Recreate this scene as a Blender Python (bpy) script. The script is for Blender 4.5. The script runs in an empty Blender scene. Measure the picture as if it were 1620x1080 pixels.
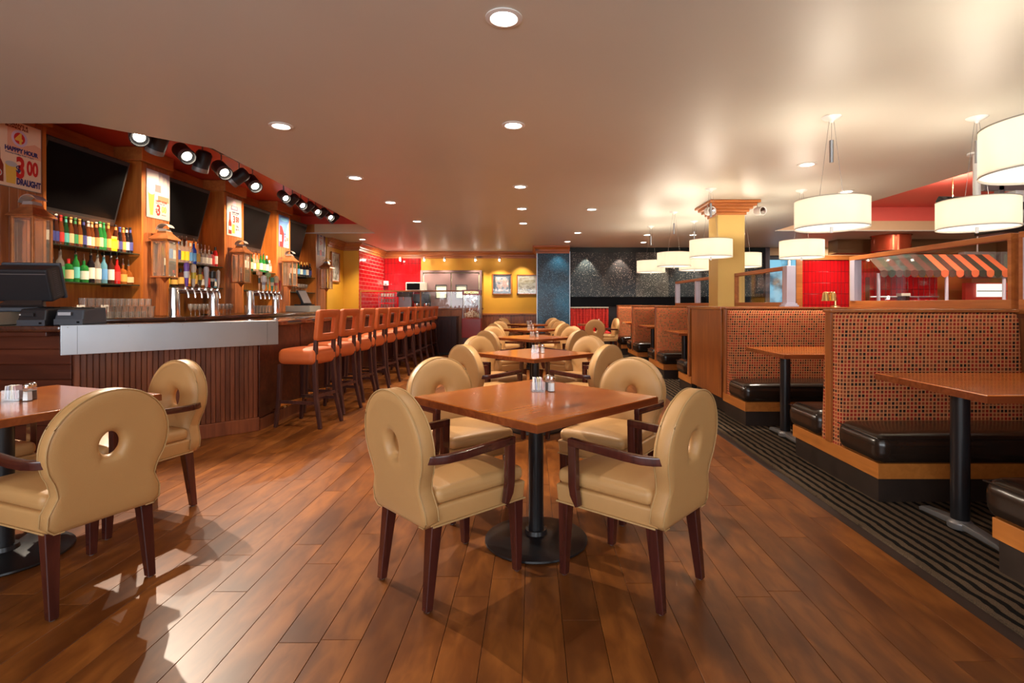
import bpy, bmesh, math, random
from mathutils import Vector, Matrix
R = random.Random(7)
PI = math.pi
sc = bpy.context.scene
C = sc.collection
def rad(a): return a * PI / 180
# ------------------------------------------------------------------ camera
CAM_H = 1.236
cam_d = bpy.data.cameras.new('camera'); cam = bpy.data.objects.new('camera', cam_d); C.objects.link(cam)
cam.location = (0, 0, CAM_H); cam.rotation_euler = (rad(90), 0, 0)
cam_d.sensor_width = 36; cam_d.lens = 826 * 36 / 1620
cam_d.shift_x = -32 / 1620; cam_d.shift_y = -60 / 1620
cam_d.clip_start = 0.05; cam_d.clip_end = 200
sc.camera = cam
# ------------------------------------------------------------------ colour management
sc.view_settings.view_transform = 'Standard'; sc.view_settings.look = 'None'
sc.view_settings.gamma = 1; sc.view_settings.use_curve_mapping = False
sc.view_settings.exposure = 0.36
# ------------------------------------------------------------------ world: daylight outside the front windows
w = bpy.data.worlds.new('world'); sc.world = w; w.use_nodes = True
w.node_tree.nodes['Background'].inputs[0].default_value = (0.86, 0.93, 1.0, 1)
w.node_tree.nodes['Background'].inputs[1].default_value = 1.2
def lamp(name, kind, loc, energy, color, parent=None, aim=None, **kw):
    d = bpy.data.lights.new(name, kind); d.energy = energy; d.color = color
    for k, v in kw.items(): setattr(d, k, v)
    o = bpy.data.objects.new(name, d); C.objects.link(o); o.location = loc
    if aim is not None:
        o.rotation_euler = (Vector(aim) - Vector(loc)).to_track_quat('-Z', 'Y').to_euler()
    if parent: o.parent = parent
    return o
WARM = (1.0, 0.85, 0.67); AMBER = (1.0, 0.72, 0.45); COOL = (0.88, 0.94, 1.0)
# daylight through the window openings of the wall behind the camera
lamp('window_daylight', 'AREA', (-2.0, -3.3, 1.55), 235, COOL, aim=(-0.8, -0.6, 5.0), shape='RECTANGLE', size=6.5, size_y=2.0)
lamp('window_daylight', 'AREA', (4.2, -3.3, 1.55), 70, COOL, aim=(3.8, -0.6, 5.0), shape='RECTANGLE', size=4.0, size_y=2.0)

# ------------------------------------------------------------------ materials
def newmat(name):
    m = bpy.data.materials.new(name); m.use_nodes = True
    nt = m.node_tree; nt.nodes.clear()
    out = nt.nodes.new('ShaderNodeOutputMaterial')
    return m, nt, out
def L(nt, a, b): nt.links.new(a, b)
def N(nt, typ, **kw):
    n = nt.nodes.new(typ)
    for k, v in kw.items():
        if k.startswith('i_'): n.inputs[k[2:].replace('_', ' ')].default_value = v
        else: setattr(n, k, v)
    return n
def rgba(c): return (c[0], c[1], c[2], 1)
def ramp(nt, fac, stops):
    r = nt.nodes.new('ShaderNodeValToRGB')
    while len(r.color_ramp.elements) < len(stops): r.color_ramp.elements.new(0.5)
    for e, (p, c) in zip(r.color_ramp.elements, stops): e.position = p; e.color = rgba(c)
    L(nt, fac, r.inputs[0]); return r.outputs[0]
def plain(name, col, rough=0.5, metal=0.0, coat=0.0, var=0.0, vscale=8.0, bump=0.0, bscale=60.0, spec=0.5):
    m, nt, out = newmat(name)
    p = N(nt, 'ShaderNodeBsdfPrincipled'); L(nt, p.outputs[0], out.inputs[0])
    p.inputs['Base Color'].default_value = rgba(col); p.inputs['Roughness'].default_value = rough
    p.inputs['Metallic'].default_value = metal; p.inputs['Coat Weight'].default_value = coat
    p.inputs['Coat Roughness'].default_value = 0.08; p.inputs['Specular IOR Level'].default_value = spec
    tc = N(nt, 'ShaderNodeTexCoord')
    no = N(nt, 'ShaderNodeTexNoise'); no.inputs['Scale'].default_value = vscale; no.inputs['Detail'].default_value = 3
    L(nt, tc.outputs['Object'], no.inputs['Vector'])
    if var > 0:
        c = ramp(nt, no.outputs['Fac'], [(0.3, tuple(x * (1 - var) for x in col)), (0.7, tuple(min(1, x * (1 + var)) for x in col))])
        L(nt, c, p.inputs['Base Color'])
    else:
        c = ramp(nt, no.outputs['Fac'], [(0.0, tuple(x * 0.97 for x in col)), (1.0, tuple(min(1, x * 1.03) for x in col))])
        L(nt, c, p.inputs['Base Color'])
    if bump > 0:
        n2 = N(nt, 'ShaderNodeTexNoise'); n2.inputs['Scale'].default_value = bscale; n2.inputs['Detail'].default_value = 2
        L(nt, tc.outputs['Object'], n2.inputs['Vector'])
        b = N(nt, 'ShaderNodeBump'); b.inputs['Strength'].default_value = bump; b.inputs['Distance'].default_value = 0.004
        L(nt, n2.outputs['Fac'], b.inputs['Height']); L(nt, b.outputs[0], p.inputs['Normal'])
    return m
def wood(name, c1, c2, c3=None, axis='Z', scale=1.0, rough=0.35, coat=0.0, rand=0.0, island=False, knots=True, mult=1.0, spec=0.5, along=1.1, cross=14, blotch=.7):
    m, nt, out = newmat(name)
    p = N(nt, 'ShaderNodeBsdfPrincipled'); L(nt, p.outputs[0], out.inputs[0])
    p.inputs['Roughness'].default_value = rough; p.inputs['Coat Weight'].default_value = coat
    p.inputs['Coat Roughness'].default_value = 0.06; p.inputs['Specular IOR Level'].default_value = spec
    tc = N(nt, 'ShaderNodeTexCoord'); rnd = N(nt, 'ShaderNodeObjectInfo')
    rs = rnd.outputs['Random']
    if island:
        g = N(nt, 'ShaderNodeNewGeometry'); rs = g.outputs['Random Per Island']
    off = N(nt, 'ShaderNodeVectorMath', operation='SCALE'); off.inputs[0].default_value = (37, 53, 71)
    L(nt, rs, off.inputs['Scale'])
    add = N(nt, 'ShaderNodeVectorMath', operation='ADD'); L(nt, tc.outputs['Object'], add.inputs[0]); L(nt, off.outputs[0], add.inputs[1])
    mp = N(nt, 'ShaderNodeMapping'); s = [cross * scale] * 3; s['XYZ'.index(axis)] = along * scale
    mp.inputs['Scale'].default_value = s; L(nt, add.outputs[0], mp.inputs['Vector'])
    n1 = N(nt, 'ShaderNodeTexNoise'); n1.inputs['Scale'].default_value = 2.2; n1.inputs['Detail'].default_value = 6; n1.inputs['Distortion'].default_value = 0.6
    L(nt, mp.outputs[0], n1.inputs['Vector'])
    mp2 = N(nt, 'ShaderNodeMapping'); s2 = [5 * scale] * 3; s2['XYZ'.index(axis)] = 1.6 * scale
    mp2.inputs['Scale'].default_value = s2; L(nt, add.outputs[0], mp2.inputs['Vector'])
    n2 = N(nt, 'ShaderNodeTexNoise'); n2.inputs['Scale'].default_value = 1.0; n2.inputs['Detail'].default_value = 3
    L(nt, mp2.outputs[0], n2.inputs['Vector'])
    ca = ramp(nt, n1.outputs['Fac'], [(0.32, c1), (0.68, c2)])
    fac = ramp(nt, n2.outputs['Fac'], [(0.42, (0, 0, 0)), (0.68, (1, 1, 1))])
    mx = N(nt, 'ShaderNodeMix', data_type='RGBA'); L(nt, ca, mx.inputs['A'])
    mx.inputs['B'].default_value = rgba(c3 or c1)
    ms = N(nt, 'ShaderNodeMath', operation='MULTIPLY'); ms.inputs[1].default_value = blotch
    L(nt, fac, ms.inputs[0]); L(nt, ms.outputs[0], mx.inputs['Factor'])
    col = mx.outputs['Result']
    if knots:
        v = N(nt, 'ShaderNodeTexVoronoi'); v.inputs['Scale'].default_value = 0.55
        L(nt, mp2.outputs[0], v.inputs['Vector'])
        kf = ramp(nt, v.outputs['Distance'], [(0.035, (1, 1, 1)), (0.10, (0, 0, 0))])
        k = N(nt, 'ShaderNodeMix', data_type='RGBA'); L(nt, kf, k.inputs['Factor']); L(nt, col, k.inputs['A'])
        k.inputs['B'].default_value = rgba(tuple(x * 0.35 for x in c1)); col = k.outputs['Result']
    if rand > 0:
        mr = N(nt, 'ShaderNodeMapRange'); mr.inputs['To Min'].default_value = 1 - rand; mr.inputs['To Max'].default_value = 1 + rand
        L(nt, rs, mr.inputs['Value'])
        sc_ = N(nt, 'ShaderNodeVectorMath', operation='SCALE'); L(nt, col, sc_.inputs[0]); L(nt, mr.outputs[0], sc_.inputs['Scale'])
        col = sc_.outputs[0]
    L(nt, col, p.inputs['Base Color'])
    b = N(nt, 'ShaderNodeBump'); b.inputs['Strength'].default_value = 0.12; b.inputs['Distance'].default_value = 0.002
    L(nt, n1.outputs['Fac'], b.inputs['Height']); L(nt, b.outputs[0], p.inputs['Normal'])
    return m
def glass(name, col=(1, 1, 1), diff=0.0, dcol=None, refl=1.0, rough=0.03, edge=None):
    """clear thin glass: see-through with a fresnel gloss"""
    m, nt, out = newmat(name)
    t = N(nt, 'ShaderNodeBsdfTransparent'); t.inputs[0].default_value = rgba(col)
    g = N(nt, 'ShaderNodeBsdfGlossy'); g.inputs['Roughness'].default_value = rough
    lw = N(nt, 'ShaderNodeLayerWeight'); lw.inputs[0].default_value = 0.5
    pw = N(nt, 'ShaderNodeMath', operation='POWER'); L(nt, lw.outputs['Facing'], pw.inputs[0]); pw.inputs[1].default_value = 3.5
    mu = N(nt, 'ShaderNodeMath', operation='MULTIPLY_ADD'); mu.use_clamp = True; mu.inputs[1].default_value = 0.35 * refl; mu.inputs[2].default_value = 0.03 * refl; L(nt, pw.outputs[0], mu.inputs[0])
    if edge is not None:
        er = ramp(nt, lw.outputs['Facing'], [(0.35, col), (0.95, tuple(x * edge for x in col))]); L(nt, er, t.inputs[0])
    base = t.outputs[0]
    if diff > 0:
        d = N(nt, 'ShaderNodeBsdfDiffuse'); d.inputs[0].default_value = rgba(dcol or col)
        m1 = N(nt, 'ShaderNodeMixShader'); m1.inputs[0].default_value = diff
        L(nt, base, m1.inputs[1]); L(nt, d.outputs[0], m1.inputs[2]); base = m1.outputs[0]
    m2 = N(nt, 'ShaderNodeMixShader'); L(nt, mu.outputs[0], m2.inputs[0]); L(nt, base, m2.inputs[1]); L(nt, g.outputs[0], m2.inputs[2])
    L(nt, m2.outputs[0], out.inputs[0]); return m
def glow(name, col, strength):
    m, nt, out = newmat(name)
    e = N(nt, 'ShaderNodeEmission'); e.inputs[0].default_value = rgba(col); e.inputs[1].default_value = strength
    L(nt, e.outputs[0], out.inputs[0]); return m
def math1(nt, op, a, b=None):
    n = N(nt, 'ShaderNodeMath', operation=op)
    if isinstance(a, (int, float)): n.inputs[0].default_value = a
    else: L(nt, a, n.inputs[0])
    if b is not None:
        if isinstance(b, (int, float)): n.inputs[1].default_value = b
        else: L(nt, b, n.inputs[1])
    return n.outputs[0]
def fabric_check(name, pitch, line, cols, rough=0.85):
    m, nt, out = newmat(name)
    p = N(nt, 'ShaderNodeBsdfPrincipled'); L(nt, p.outputs[0], out.inputs[0]); p.inputs['Roughness'].default_value = rough
    p.inputs['Specular IOR Level'].default_value = 0.2
    tc = N(nt, 'ShaderNodeTexCoord'); sp = N(nt, 'ShaderNodeSeparateXYZ'); L(nt, tc.outputs['Object'], sp.inputs[0])
    xy = math1(nt, 'ADD', sp.outputs[0], math1(nt, 'ABSOLUTE', sp.outputs[1]))
    u = math1(nt, 'DIVIDE', xy, pitch); v = math1(nt, 'DIVIDE', sp.outputs[2], pitch)
    fu = math1(nt, 'FRACT', u); fv = math1(nt, 'FRACT', v)
    lu = math1(nt, 'LESS_THAN', fu, 0.30); lv = math1(nt, 'LESS_THAN', fv, 0.26)
    mask = math1(nt, 'MAXIMUM', lu, lv)
    cx = N(nt, 'ShaderNodeCombineXYZ'); L(nt, math1(nt, 'FLOOR', u), cx.inputs[0]); L(nt, math1(nt, 'FLOOR', v), cx.inputs[1])
    wn = N(nt, 'ShaderNodeTexWhiteNoise', noise_dimensions='2D'); L(nt, cx.outputs[0], wn.inputs['Vector'])
    r = nt.nodes.new('ShaderNodeValToRGB'); r.color_ramp.interpolation = 'CONSTANT'
    while len(r.color_ramp.elements) < len(cols): r.color_ramp.elements.new(0.5)
    for i, (e, c) in enumerate(zip(r.color_ramp.elements, cols)): e.position = c[0]; e.color = rgba(c[1])
    L(nt, wn.outputs['Value'], r.inputs[0])
    mx = N(nt, 'ShaderNodeMix', data_type='RGBA'); L(nt, mask, mx.inputs['Factor']); L(nt, r.outputs[0], mx.inputs['A']); mx.inputs['B'].default_value = rgba(line)
    L(nt, mx.outputs['Result'], p.inputs['Base Color']); return m
def tiles(name, col, grout, tw, th, rough=0.12, axis='X', off=0.0, bumpy=0.5, ms=0.004):
    m, nt, out = newmat(name)
    p = N(nt, 'ShaderNodeBsdfPrincipled'); L(nt, p.outputs[0], out.inputs[0]); p.inputs['Roughness'].default_value = rough
    tc = N(nt, 'ShaderNodeTexCoord'); sp = N(nt, 'ShaderNodeSeparateXYZ'); L(nt, tc.outputs['Object'], sp.inputs[0])
    cb = N(nt, 'ShaderNodeCombineXYZ'); L(nt, sp.outputs['XYZ'.index(axis)], cb.inputs[0]); L(nt, sp.outputs[2], cb.inputs[1])
    b = N(nt, 'ShaderNodeTexBrick'); b.offset = off; b.inputs['Scale'].default_value = 1
    b.inputs['Brick Width'].default_value = tw; b.inputs['Row Height'].default_value = th; b.inputs['Mortar Size'].default_value = ms
    b.inputs['Color1'].default_value = rgba(col); b.inputs['Color2'].default_value = rgba(tuple(x * 0.82 for x in col)); b.inputs['Mortar'].default_value = rgba(grout)
    b.inputs['Mortar Smooth'].default_value = 0.3
    L(nt, cb.outputs[0], b.inputs['Vector']); L(nt, b.outputs['Color'], p.inputs['Base Color'])
    no = N(nt, 'ShaderNodeTexNoise'); no.inputs['Scale'].default_value = 9; L(nt, tc.outputs['Object'], no.inputs['Vector'])
    bp = N(nt, 'ShaderNodeBump'); bp.inputs['Strength'].default_value = bumpy; bp.inputs['Distance'].default_value = 0.004; bp.invert = True
    L(nt, b.outputs['Fac'], bp.inputs['Height'])
    b2 = N(nt, 'ShaderNodeBump'); b2.inputs['Strength'].default_value = 0.25; b2.inputs['Distance'].default_value = 0.01
    L(nt, no.outputs['Fac'], b2.inputs['Height']); L(nt, bp.outputs[0], b2.inputs['Normal']); L(nt, b2.outputs[0], p.inputs['Normal'])
    return m
def mosaic(name, base, tint, spark=(0.8, 0.8, 0.7), amount=0.93, scale=70):
    m, nt, out = newmat(name)
    p = N(nt, 'ShaderNodeBsdfPrincipled'); L(nt, p.outputs[0], out.inputs[0]); p.inputs['Roughness'].default_value = 0.22
    tc = N(nt, 'ShaderNodeTexCoord')
    v = N(nt, 'ShaderNodeTexVoronoi'); v.inputs['Scale'].default_value = scale; L(nt, tc.outputs['Object'], v.inputs['Vector'])
    sp = N(nt, 'ShaderNodeSeparateColor'); L(nt, v.outputs['Color'], sp.inputs[0])
    n = N(nt, 'ShaderNodeTexNoise'); n.inputs['Scale'].default_value = 1.3; n.inputs['Detail'].default_value = 4; L(nt, tc.outputs['Object'], n.inputs['Vector'])
    c = ramp(nt, n.outputs['Fac'], [(0.35, base), (0.65, tint)])
    dk = N(nt, 'ShaderNodeMix', data_type='RGBA'); dk.blend_type = 'MULTIPLY'; dk.inputs['Factor'].default_value = 0.8
    L(nt, c, dk.inputs['A']); L(nt, ramp(nt, sp.outputs[1], [(0, (0.35,) * 3), (1, (1.6,) * 3)]), dk.inputs['B'])
    f = math1(nt, 'GREATER_THAN', sp.outputs[0], amount)
    mx = N(nt, 'ShaderNodeMix', data_type='RGBA'); L(nt, f, mx.inputs['Factor']); L(nt, dk.outputs['Result'], mx.inputs['A']); mx.inputs['B'].default_value = rgba(spark)
    L(nt, mx.outputs['Result'], p.inputs['Base Color'])
    b = N(nt, 'ShaderNodeBump'); b.inputs['Strength'].default_value = 0.6; b.inputs['Distance'].default_value = 0.006
    L(nt, sp.outputs[2], b.inputs['Height']); L(nt, b.outputs[0], p.inputs['Normal']); return m
def carpet_mat():
    m, nt, out = newmat('striped carpet')
    p = N(nt, 'ShaderNodeBsdfPrincipled'); L(nt, p.outputs[0], out.inputs[0]); p.inputs['Roughness'].default_value = 0.95; p.inputs['Specular IOR Level'].default_value = 0.1
    tc = N(nt, 'ShaderNodeTexCoord'); sp = N(nt, 'ShaderNodeSeparateXYZ'); L(nt, tc.outputs['Object'], sp.inputs[0])
    mp = N(nt, 'ShaderNodeMapping'); mp.inputs['Scale'].default_value = (3, 9, 3); L(nt, tc.outputs['Object'], mp.inputs['Vector'])
    n = N(nt, 'ShaderNodeTexNoise'); n.inputs['Scale'].default_value = 1; n.inputs['Detail'].default_value = 3; L(nt, mp.outputs[0], n.inputs['Vector'])
    wob = math1(nt, 'MULTIPLY', math1(nt, 'SUBTRACT', n.outputs['Fac'], 0.5), 0.035)
    x = math1(nt, 'ADD', sp.outputs[0], wob)
    f = math1(nt, 'FRACT', math1(nt, 'DIVIDE', x, 0.062))
    mk = ramp(nt, f, [(0.40, (1, 1, 1)), (0.48, (0, 0, 0))])
    n3 = N(nt, 'ShaderNodeTexNoise'); n3.inputs['Scale'].default_value = 420; n3.inputs['Detail'].default_value = 1; L(nt, tc.outputs['Object'], n3.inputs['Vector'])
    brown = ramp(nt, n3.outputs['Fac'], [(0.3, (0.05, 0.033, 0.021)), (0.7, (0.17, 0.115, 0.072))])
    mx = N(nt, 'ShaderNodeMix', data_type='RGBA'); L(nt, mk, mx.inputs['Factor']); L(nt, brown, mx.inputs['A']); mx.inputs['B'].default_value = (0.008, 0.007, 0.006, 1)
    L(nt, mx.outputs['Result'], p.inputs['Base Color'])
    b = N(nt, 'ShaderNodeBump'); b.inputs['Strength'].default_value = 0.8; b.inputs['Distance'].default_value = 0.003
    L(nt, n3.outputs['Fac'], b.inputs['Height']); L(nt, b.outputs[0], p.inputs['Normal']); return m

MT = {}
MT['vinyl'] = plain('tan vinyl', (0.54, 0.30, 0.115), 0.40, var=0.04, vscale=3, bump=0.25, bscale=420)
MT['seam'] = plain('seam piping', (0.50, 0.31, 0.13), 0.45)
MT['mahog'] = wood('dark mahogany', (0.045, 0.010, 0.008), (0.09, 0.02, 0.014), axis='Z', rough=0.22, coat=0.3, knots=False)
MT['tabletop'] = wood('table top wood', (0.36, 0.088, 0.010), (0.50, 0.150, 0.018), (0.29, 0.065, 0.008), axis='X', scale=0.8, rough=0.2, coat=0.2)
MT['boothtop'] = wood('booth table wood', (0.50, 0.115, 0.010), (0.66, 0.19, 0.020), (0.40, 0.08, 0.008), axis='X', scale=0.8, rough=0.2, coat=0.3)
MT['edge'] = wood('table edge wood', (0.16, 0.035, 0.010), (0.26, 0.065, 0.018), axis='X', rough=0.25, coat=0.2, knots=False)
MT['black'] = plain('black powder coat', (0.012, 0.012, 0.014), 0.28)
MT['blackm'] = plain('black plastic', (0.018, 0.018, 0.022), 0.42)
MT['screen'] = plain('dark screen', (0.004, 0.004, 0.005), 0.3, spec=0.06)
MT['chrome'] = plain('chrome', (0.78, 0.78, 0.80), 0.12, metal=1)
MT['steel'] = plain('brushed stainless steel', (0.44, 0.47, 0.51), 0.34, metal=1, var=0.05, vscale=3)
MT['grey'] = plain('grey metal', (0.25, 0.24, 0.24), 0.4, metal=0.6)
MT['orange'] = plain('orange vinyl', (0.60, 0.125, 0.026), 0.55, bump=0.2, bscale=300, var=0.05)
MT['stoolwood'] = wood('stool leg wood', (0.055, 0.020, 0.018), (0.10, 0.038, 0.032), axis='Z', rough=0.3, knots=False)
MT['pine'] = wood('amber pine', (0.42, 0.125, 0.020), (0.58, 0.20, 0.036), (0.33, 0.09, 0.015), axis='Z', scale=0.8, rough=0.38, coat=0.1)
MT['pineb'] = wood('reddish beadboard', (0.32, 0.095, 0.030), (0.46, 0.16, 0.05), (0.26, 0.075, 0.022), axis='Z', scale=1.0, rough=0.4, rand=0.15, knots=False)
MT['pineh'] = wood('amber pine crown', (0.42, 0.13, 0.028), (0.55, 0.20, 0.045), (0.34, 0.10, 0.02), axis='Y', scale=0.8, rough=0.38)
MT['pinex'] = wood('amber pine crosswise', (0.40, 0.12, 0.026), (0.55, 0.19, 0.042), (0.32, 0.09, 0.02), axis='X', scale=0.8, rough=0.38)
MT['barboard'] = wood('dark red bar board', (0.17, 0.045, 0.018), (0.28, 0.085, 0.032), (0.11, 0.028, 0.012), axis='Z', rough=0.36, rand=0.25, knots=False)
MT['barside'] = wood('dark bar side panel', (0.085, 0.020, 0.010), (0.17, 0.045, 0.018), (0.05, 0.012, 0.007), axis='Y', scale=0.7, rough=0.36)
MT['barsidex'] = wood('dark horizontal bar board', (0.085, 0.018, 0.008), (0.14, 0.034, 0.014), (0.05, 0.012, 0.006), axis='X', scale=0.7, rough=0.36, rand=0.12, knots=False)
MT['bartop'] = wood('polished dark bar top', (0.055, 0.016, 0.008), (0.11, 0.032, 0.014), axis='Y', rough=0.08, coat=0.8, knots=False)
MT['boothwood'] = wood('booth side wood', (0.30, 0.085, 0.016), (0.42, 0.13, 0.026), (0.20, 0.05, 0.012), axis='Z', scale=0.7, rough=0.3, coat=0.15)
MT['boothstrip'] = wood('honey wood strip', (0.46, 0.15, 0.026), (0.60, 0.21, 0.04), axis='Y', scale=0.8, rough=0.38, knots=False)
MT['ledge'] = wood('ledge wood', (0.30, 0.085, 0.022), (0.42, 0.14, 0.036), axis='Y', rough=0.25, coat=0.3)
MT['plinth'] = plain('dark plinth laminate', (0.030, 0.018, 0.013), 0.45, var=0.15)
MT['vinylblk'] = plain('dark brown vinyl', (0.022, 0.013, 0.009), 0.20, bump=0.25, bscale=18)
MT['fabric'] = fabric_check('checked booth fabric', 0.0262, (0.62, 0.245, 0.10), [(0, (0.27, 0.055, 0.018)), (0.35, (0.32, 0.024, 0.012)), (0.66, (0.11, 0.032, 0.016)), (0.86, (0.03, 0.012, 0.009))])
MT['redfab'] = fabric_check('red banquette fabric', 0.05, (0.60, 0.05, 0.035), [(0, (0.40, 0.02, 0.02)), (0.5, (0.28, 0.012, 0.016))])
MT['floor'] = wood('floor plank', (0.150, 0.043, 0.008), (0.265, 0.086, 0.016), (0.080, 0.021, 0.004), axis='Y', scale=0.9, rough=0.36, rand=0.12, along=2.6, cross=9, blotch=.85, spec=0.28)
MT['floori'] = wood('far floor plank', (0.150, 0.043, 0.008), (0.265, 0.086, 0.016), (0.080, 0.021, 0.004), axis='Y', scale=0.9, rough=0.36, rand=0.12, along=2.6, cross=9, blotch=.85, island=True, spec=0.3)
MT['joint'] = plain('floor joint', (0.025, 0.009, 0.004), 0.7)
MT['carpet'] = carpet_mat()
MT['ceil'] = plain('taupe satin ceiling paint', (0.635, 0.625, 0.55), 0.44, var=0.015, vscale=1.2, bump=0.05, bscale=90)
MT['ceilred'] = plain('red ceiling paint', (0.55, 0.05, 0.028), 0.4)
MT['pinkred'] = plain('coral ceiling paint', (0.80, 0.14, 0.11), 0.4)
MT['cream'] = plain('cream soffit paint', (0.66, 0.48, 0.28), 0.5)
MT['yellow'] = plain('mustard wall paint', (0.74, 0.37, 0.028), 0.55, var=0.05, vscale=2)
MT['yellow2'] = plain('yellow column paint', (0.68, 0.47, 0.14), 0.5, var=0.03, vscale=2)
MT['redtile'] = tiles('glossy red wall tile', (0.50, 0.005, 0.009), (0.16, 0.006, 0.008), 0.10, 0.30, ms=0.008)
MT['redtiley'] = tiles('glossy red side tile', (0.60, 0.010, 0.014), (0.75, 0.25, 0.2), 0.30, 0.10, axis='Y', off=0.5, ms=0.006)
MT['mosaic'] = mosaic('dark glass mosaic', (0.016, 0.026, 0.034), (0.045, 0.060, 0.064), amount=0.975, scale=120)
MT['mosaicg'] = mosaic('grey glass mosaic', (0.07, 0.08, 0.075), (0.14, 0.14, 0.12), amount=0.95, scale=120)
MT['mosaicb'] = mosaic('blue glass mosaic', (0.008, 0.030, 0.060), (0.012, 0.11, 0.22), spark=(0.10, 0.22, 0.34), amount=0.9, scale=110)
MT['glass'] = glass('clear glass', (0.96, 0.97, 0.97))
MT['tableglass'] = glass('glassware glass', (0.97, 0.97, 0.97), diff=0.06, dcol=(0.9, 0.92, 0.95), refl=2.6, edge=0.35)
MT['shelf'] = glass('greenish shelf glass', (0.45, 0.60, 0.52), diff=0.35, dcol=(0.07, 0.085, 0.06), refl=1.3)
MT['white'] = plain('white paint', (0.80, 0.79, 0.76), 0.4)
MT['lav'] = plain('lilac painted metal', (0.52, 0.50, 0.62), 0.4)
MT['copper'] = plain('aged copper', (0.62, 0.27, 0.11), 0.30, metal=0.75, var=0.15, vscale=14)
MT['pewter'] = plain('pewter', (0.62, 0.63, 0.65), 0.35, metal=0.7)
MT['milky'] = glass('seedy lantern glass', (0.95, 0.95, 0.94), diff=0.05, dcol=(0.8, 0.8, 0.76), refl=1.6, rough=0.12)
MT['brass'] = plain('polished brass', (0.80, 0.55, 0.22), 0.18, metal=1)
MT['shade'] = None
MT['shutter'] = plain('brown plastic laminate', (0.16, 0.095, 0.09), 0.45)
MT['cart'] = plain('red enamel', (0.42, 0.018, 0.012), 0.25)
MT['darkcab'] = wood('very dark cabinet wood', (0.030, 0.007, 0.007), (0.055, 0.012, 0.010), axis='Z', rough=0.25, knots=False)
MT['box'] = plain('beige cash drawer', (0.42, 0.33, 0.24), 0.5)
MT['offw'] = plain('off white plastic', (0.62, 0.58, 0.48), 0.45)
MT['slate'] = plain('slate grey plastic', (0.06, 0.07, 0.09), 0.4)
MT['paper'] = plain('printed paper white', (0.52, 0.50, 0.50), 0.5)
MT['cool_drum'] = glow('lamp lens', (1.0, 0.93, 0.82), 14)
MT['bulb'] = glow('spot bulb', (1.0, 0.88, 0.68), 22)
MT['led'] = glow('small bulb', (1.0, 0.92, 0.78), 40)

# drum shade: fabric that lets the bulb's light through
def shade_mat():
    m, nt, out = newmat('lit drum shade fabric')
    d = N(nt, 'ShaderNodeBsdfDiffuse'); d.inputs[0].default_value = (0.85, 0.78, 0.66, 1)
    tr = N(nt, 'ShaderNodeBsdfTranslucent'); tr.inputs[0].default_value = (0.80, 0.76, 0.68, 1)
    mx = N(nt, 'ShaderNodeMixShader'); mx.inputs[0].default_value = 0.5; L(nt, d.outputs[0], mx.inputs[1]); L(nt, tr.outputs[0], mx.inputs[2])
    e = N(nt, 'ShaderNodeEmission'); e.inputs[0].default_value = (1.0, 0.86, 0.68, 1); e.inputs[1].default_value = 0.17
    ad = N(nt, 'ShaderNodeAddShader'); L(nt, mx.outputs[0], ad.inputs[0]); L(nt, e.outputs[0], ad.inputs[1])
    L(nt, ad.outputs[0], out.inputs[0]); return m
MT['shade'] = shade_mat()
MT['diffuser'] = glow('lit diffuser disc', (1.0, 0.93, 0.80), 1.15)
_pc = {}
def paint(c, rough=0.5, metal=0.0):
    k = (c, rough, metal)
    if k not in _pc: _pc[k] = plain('paint %d' % len(_pc), c, rough, metal)
    return _pc[k]

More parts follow.
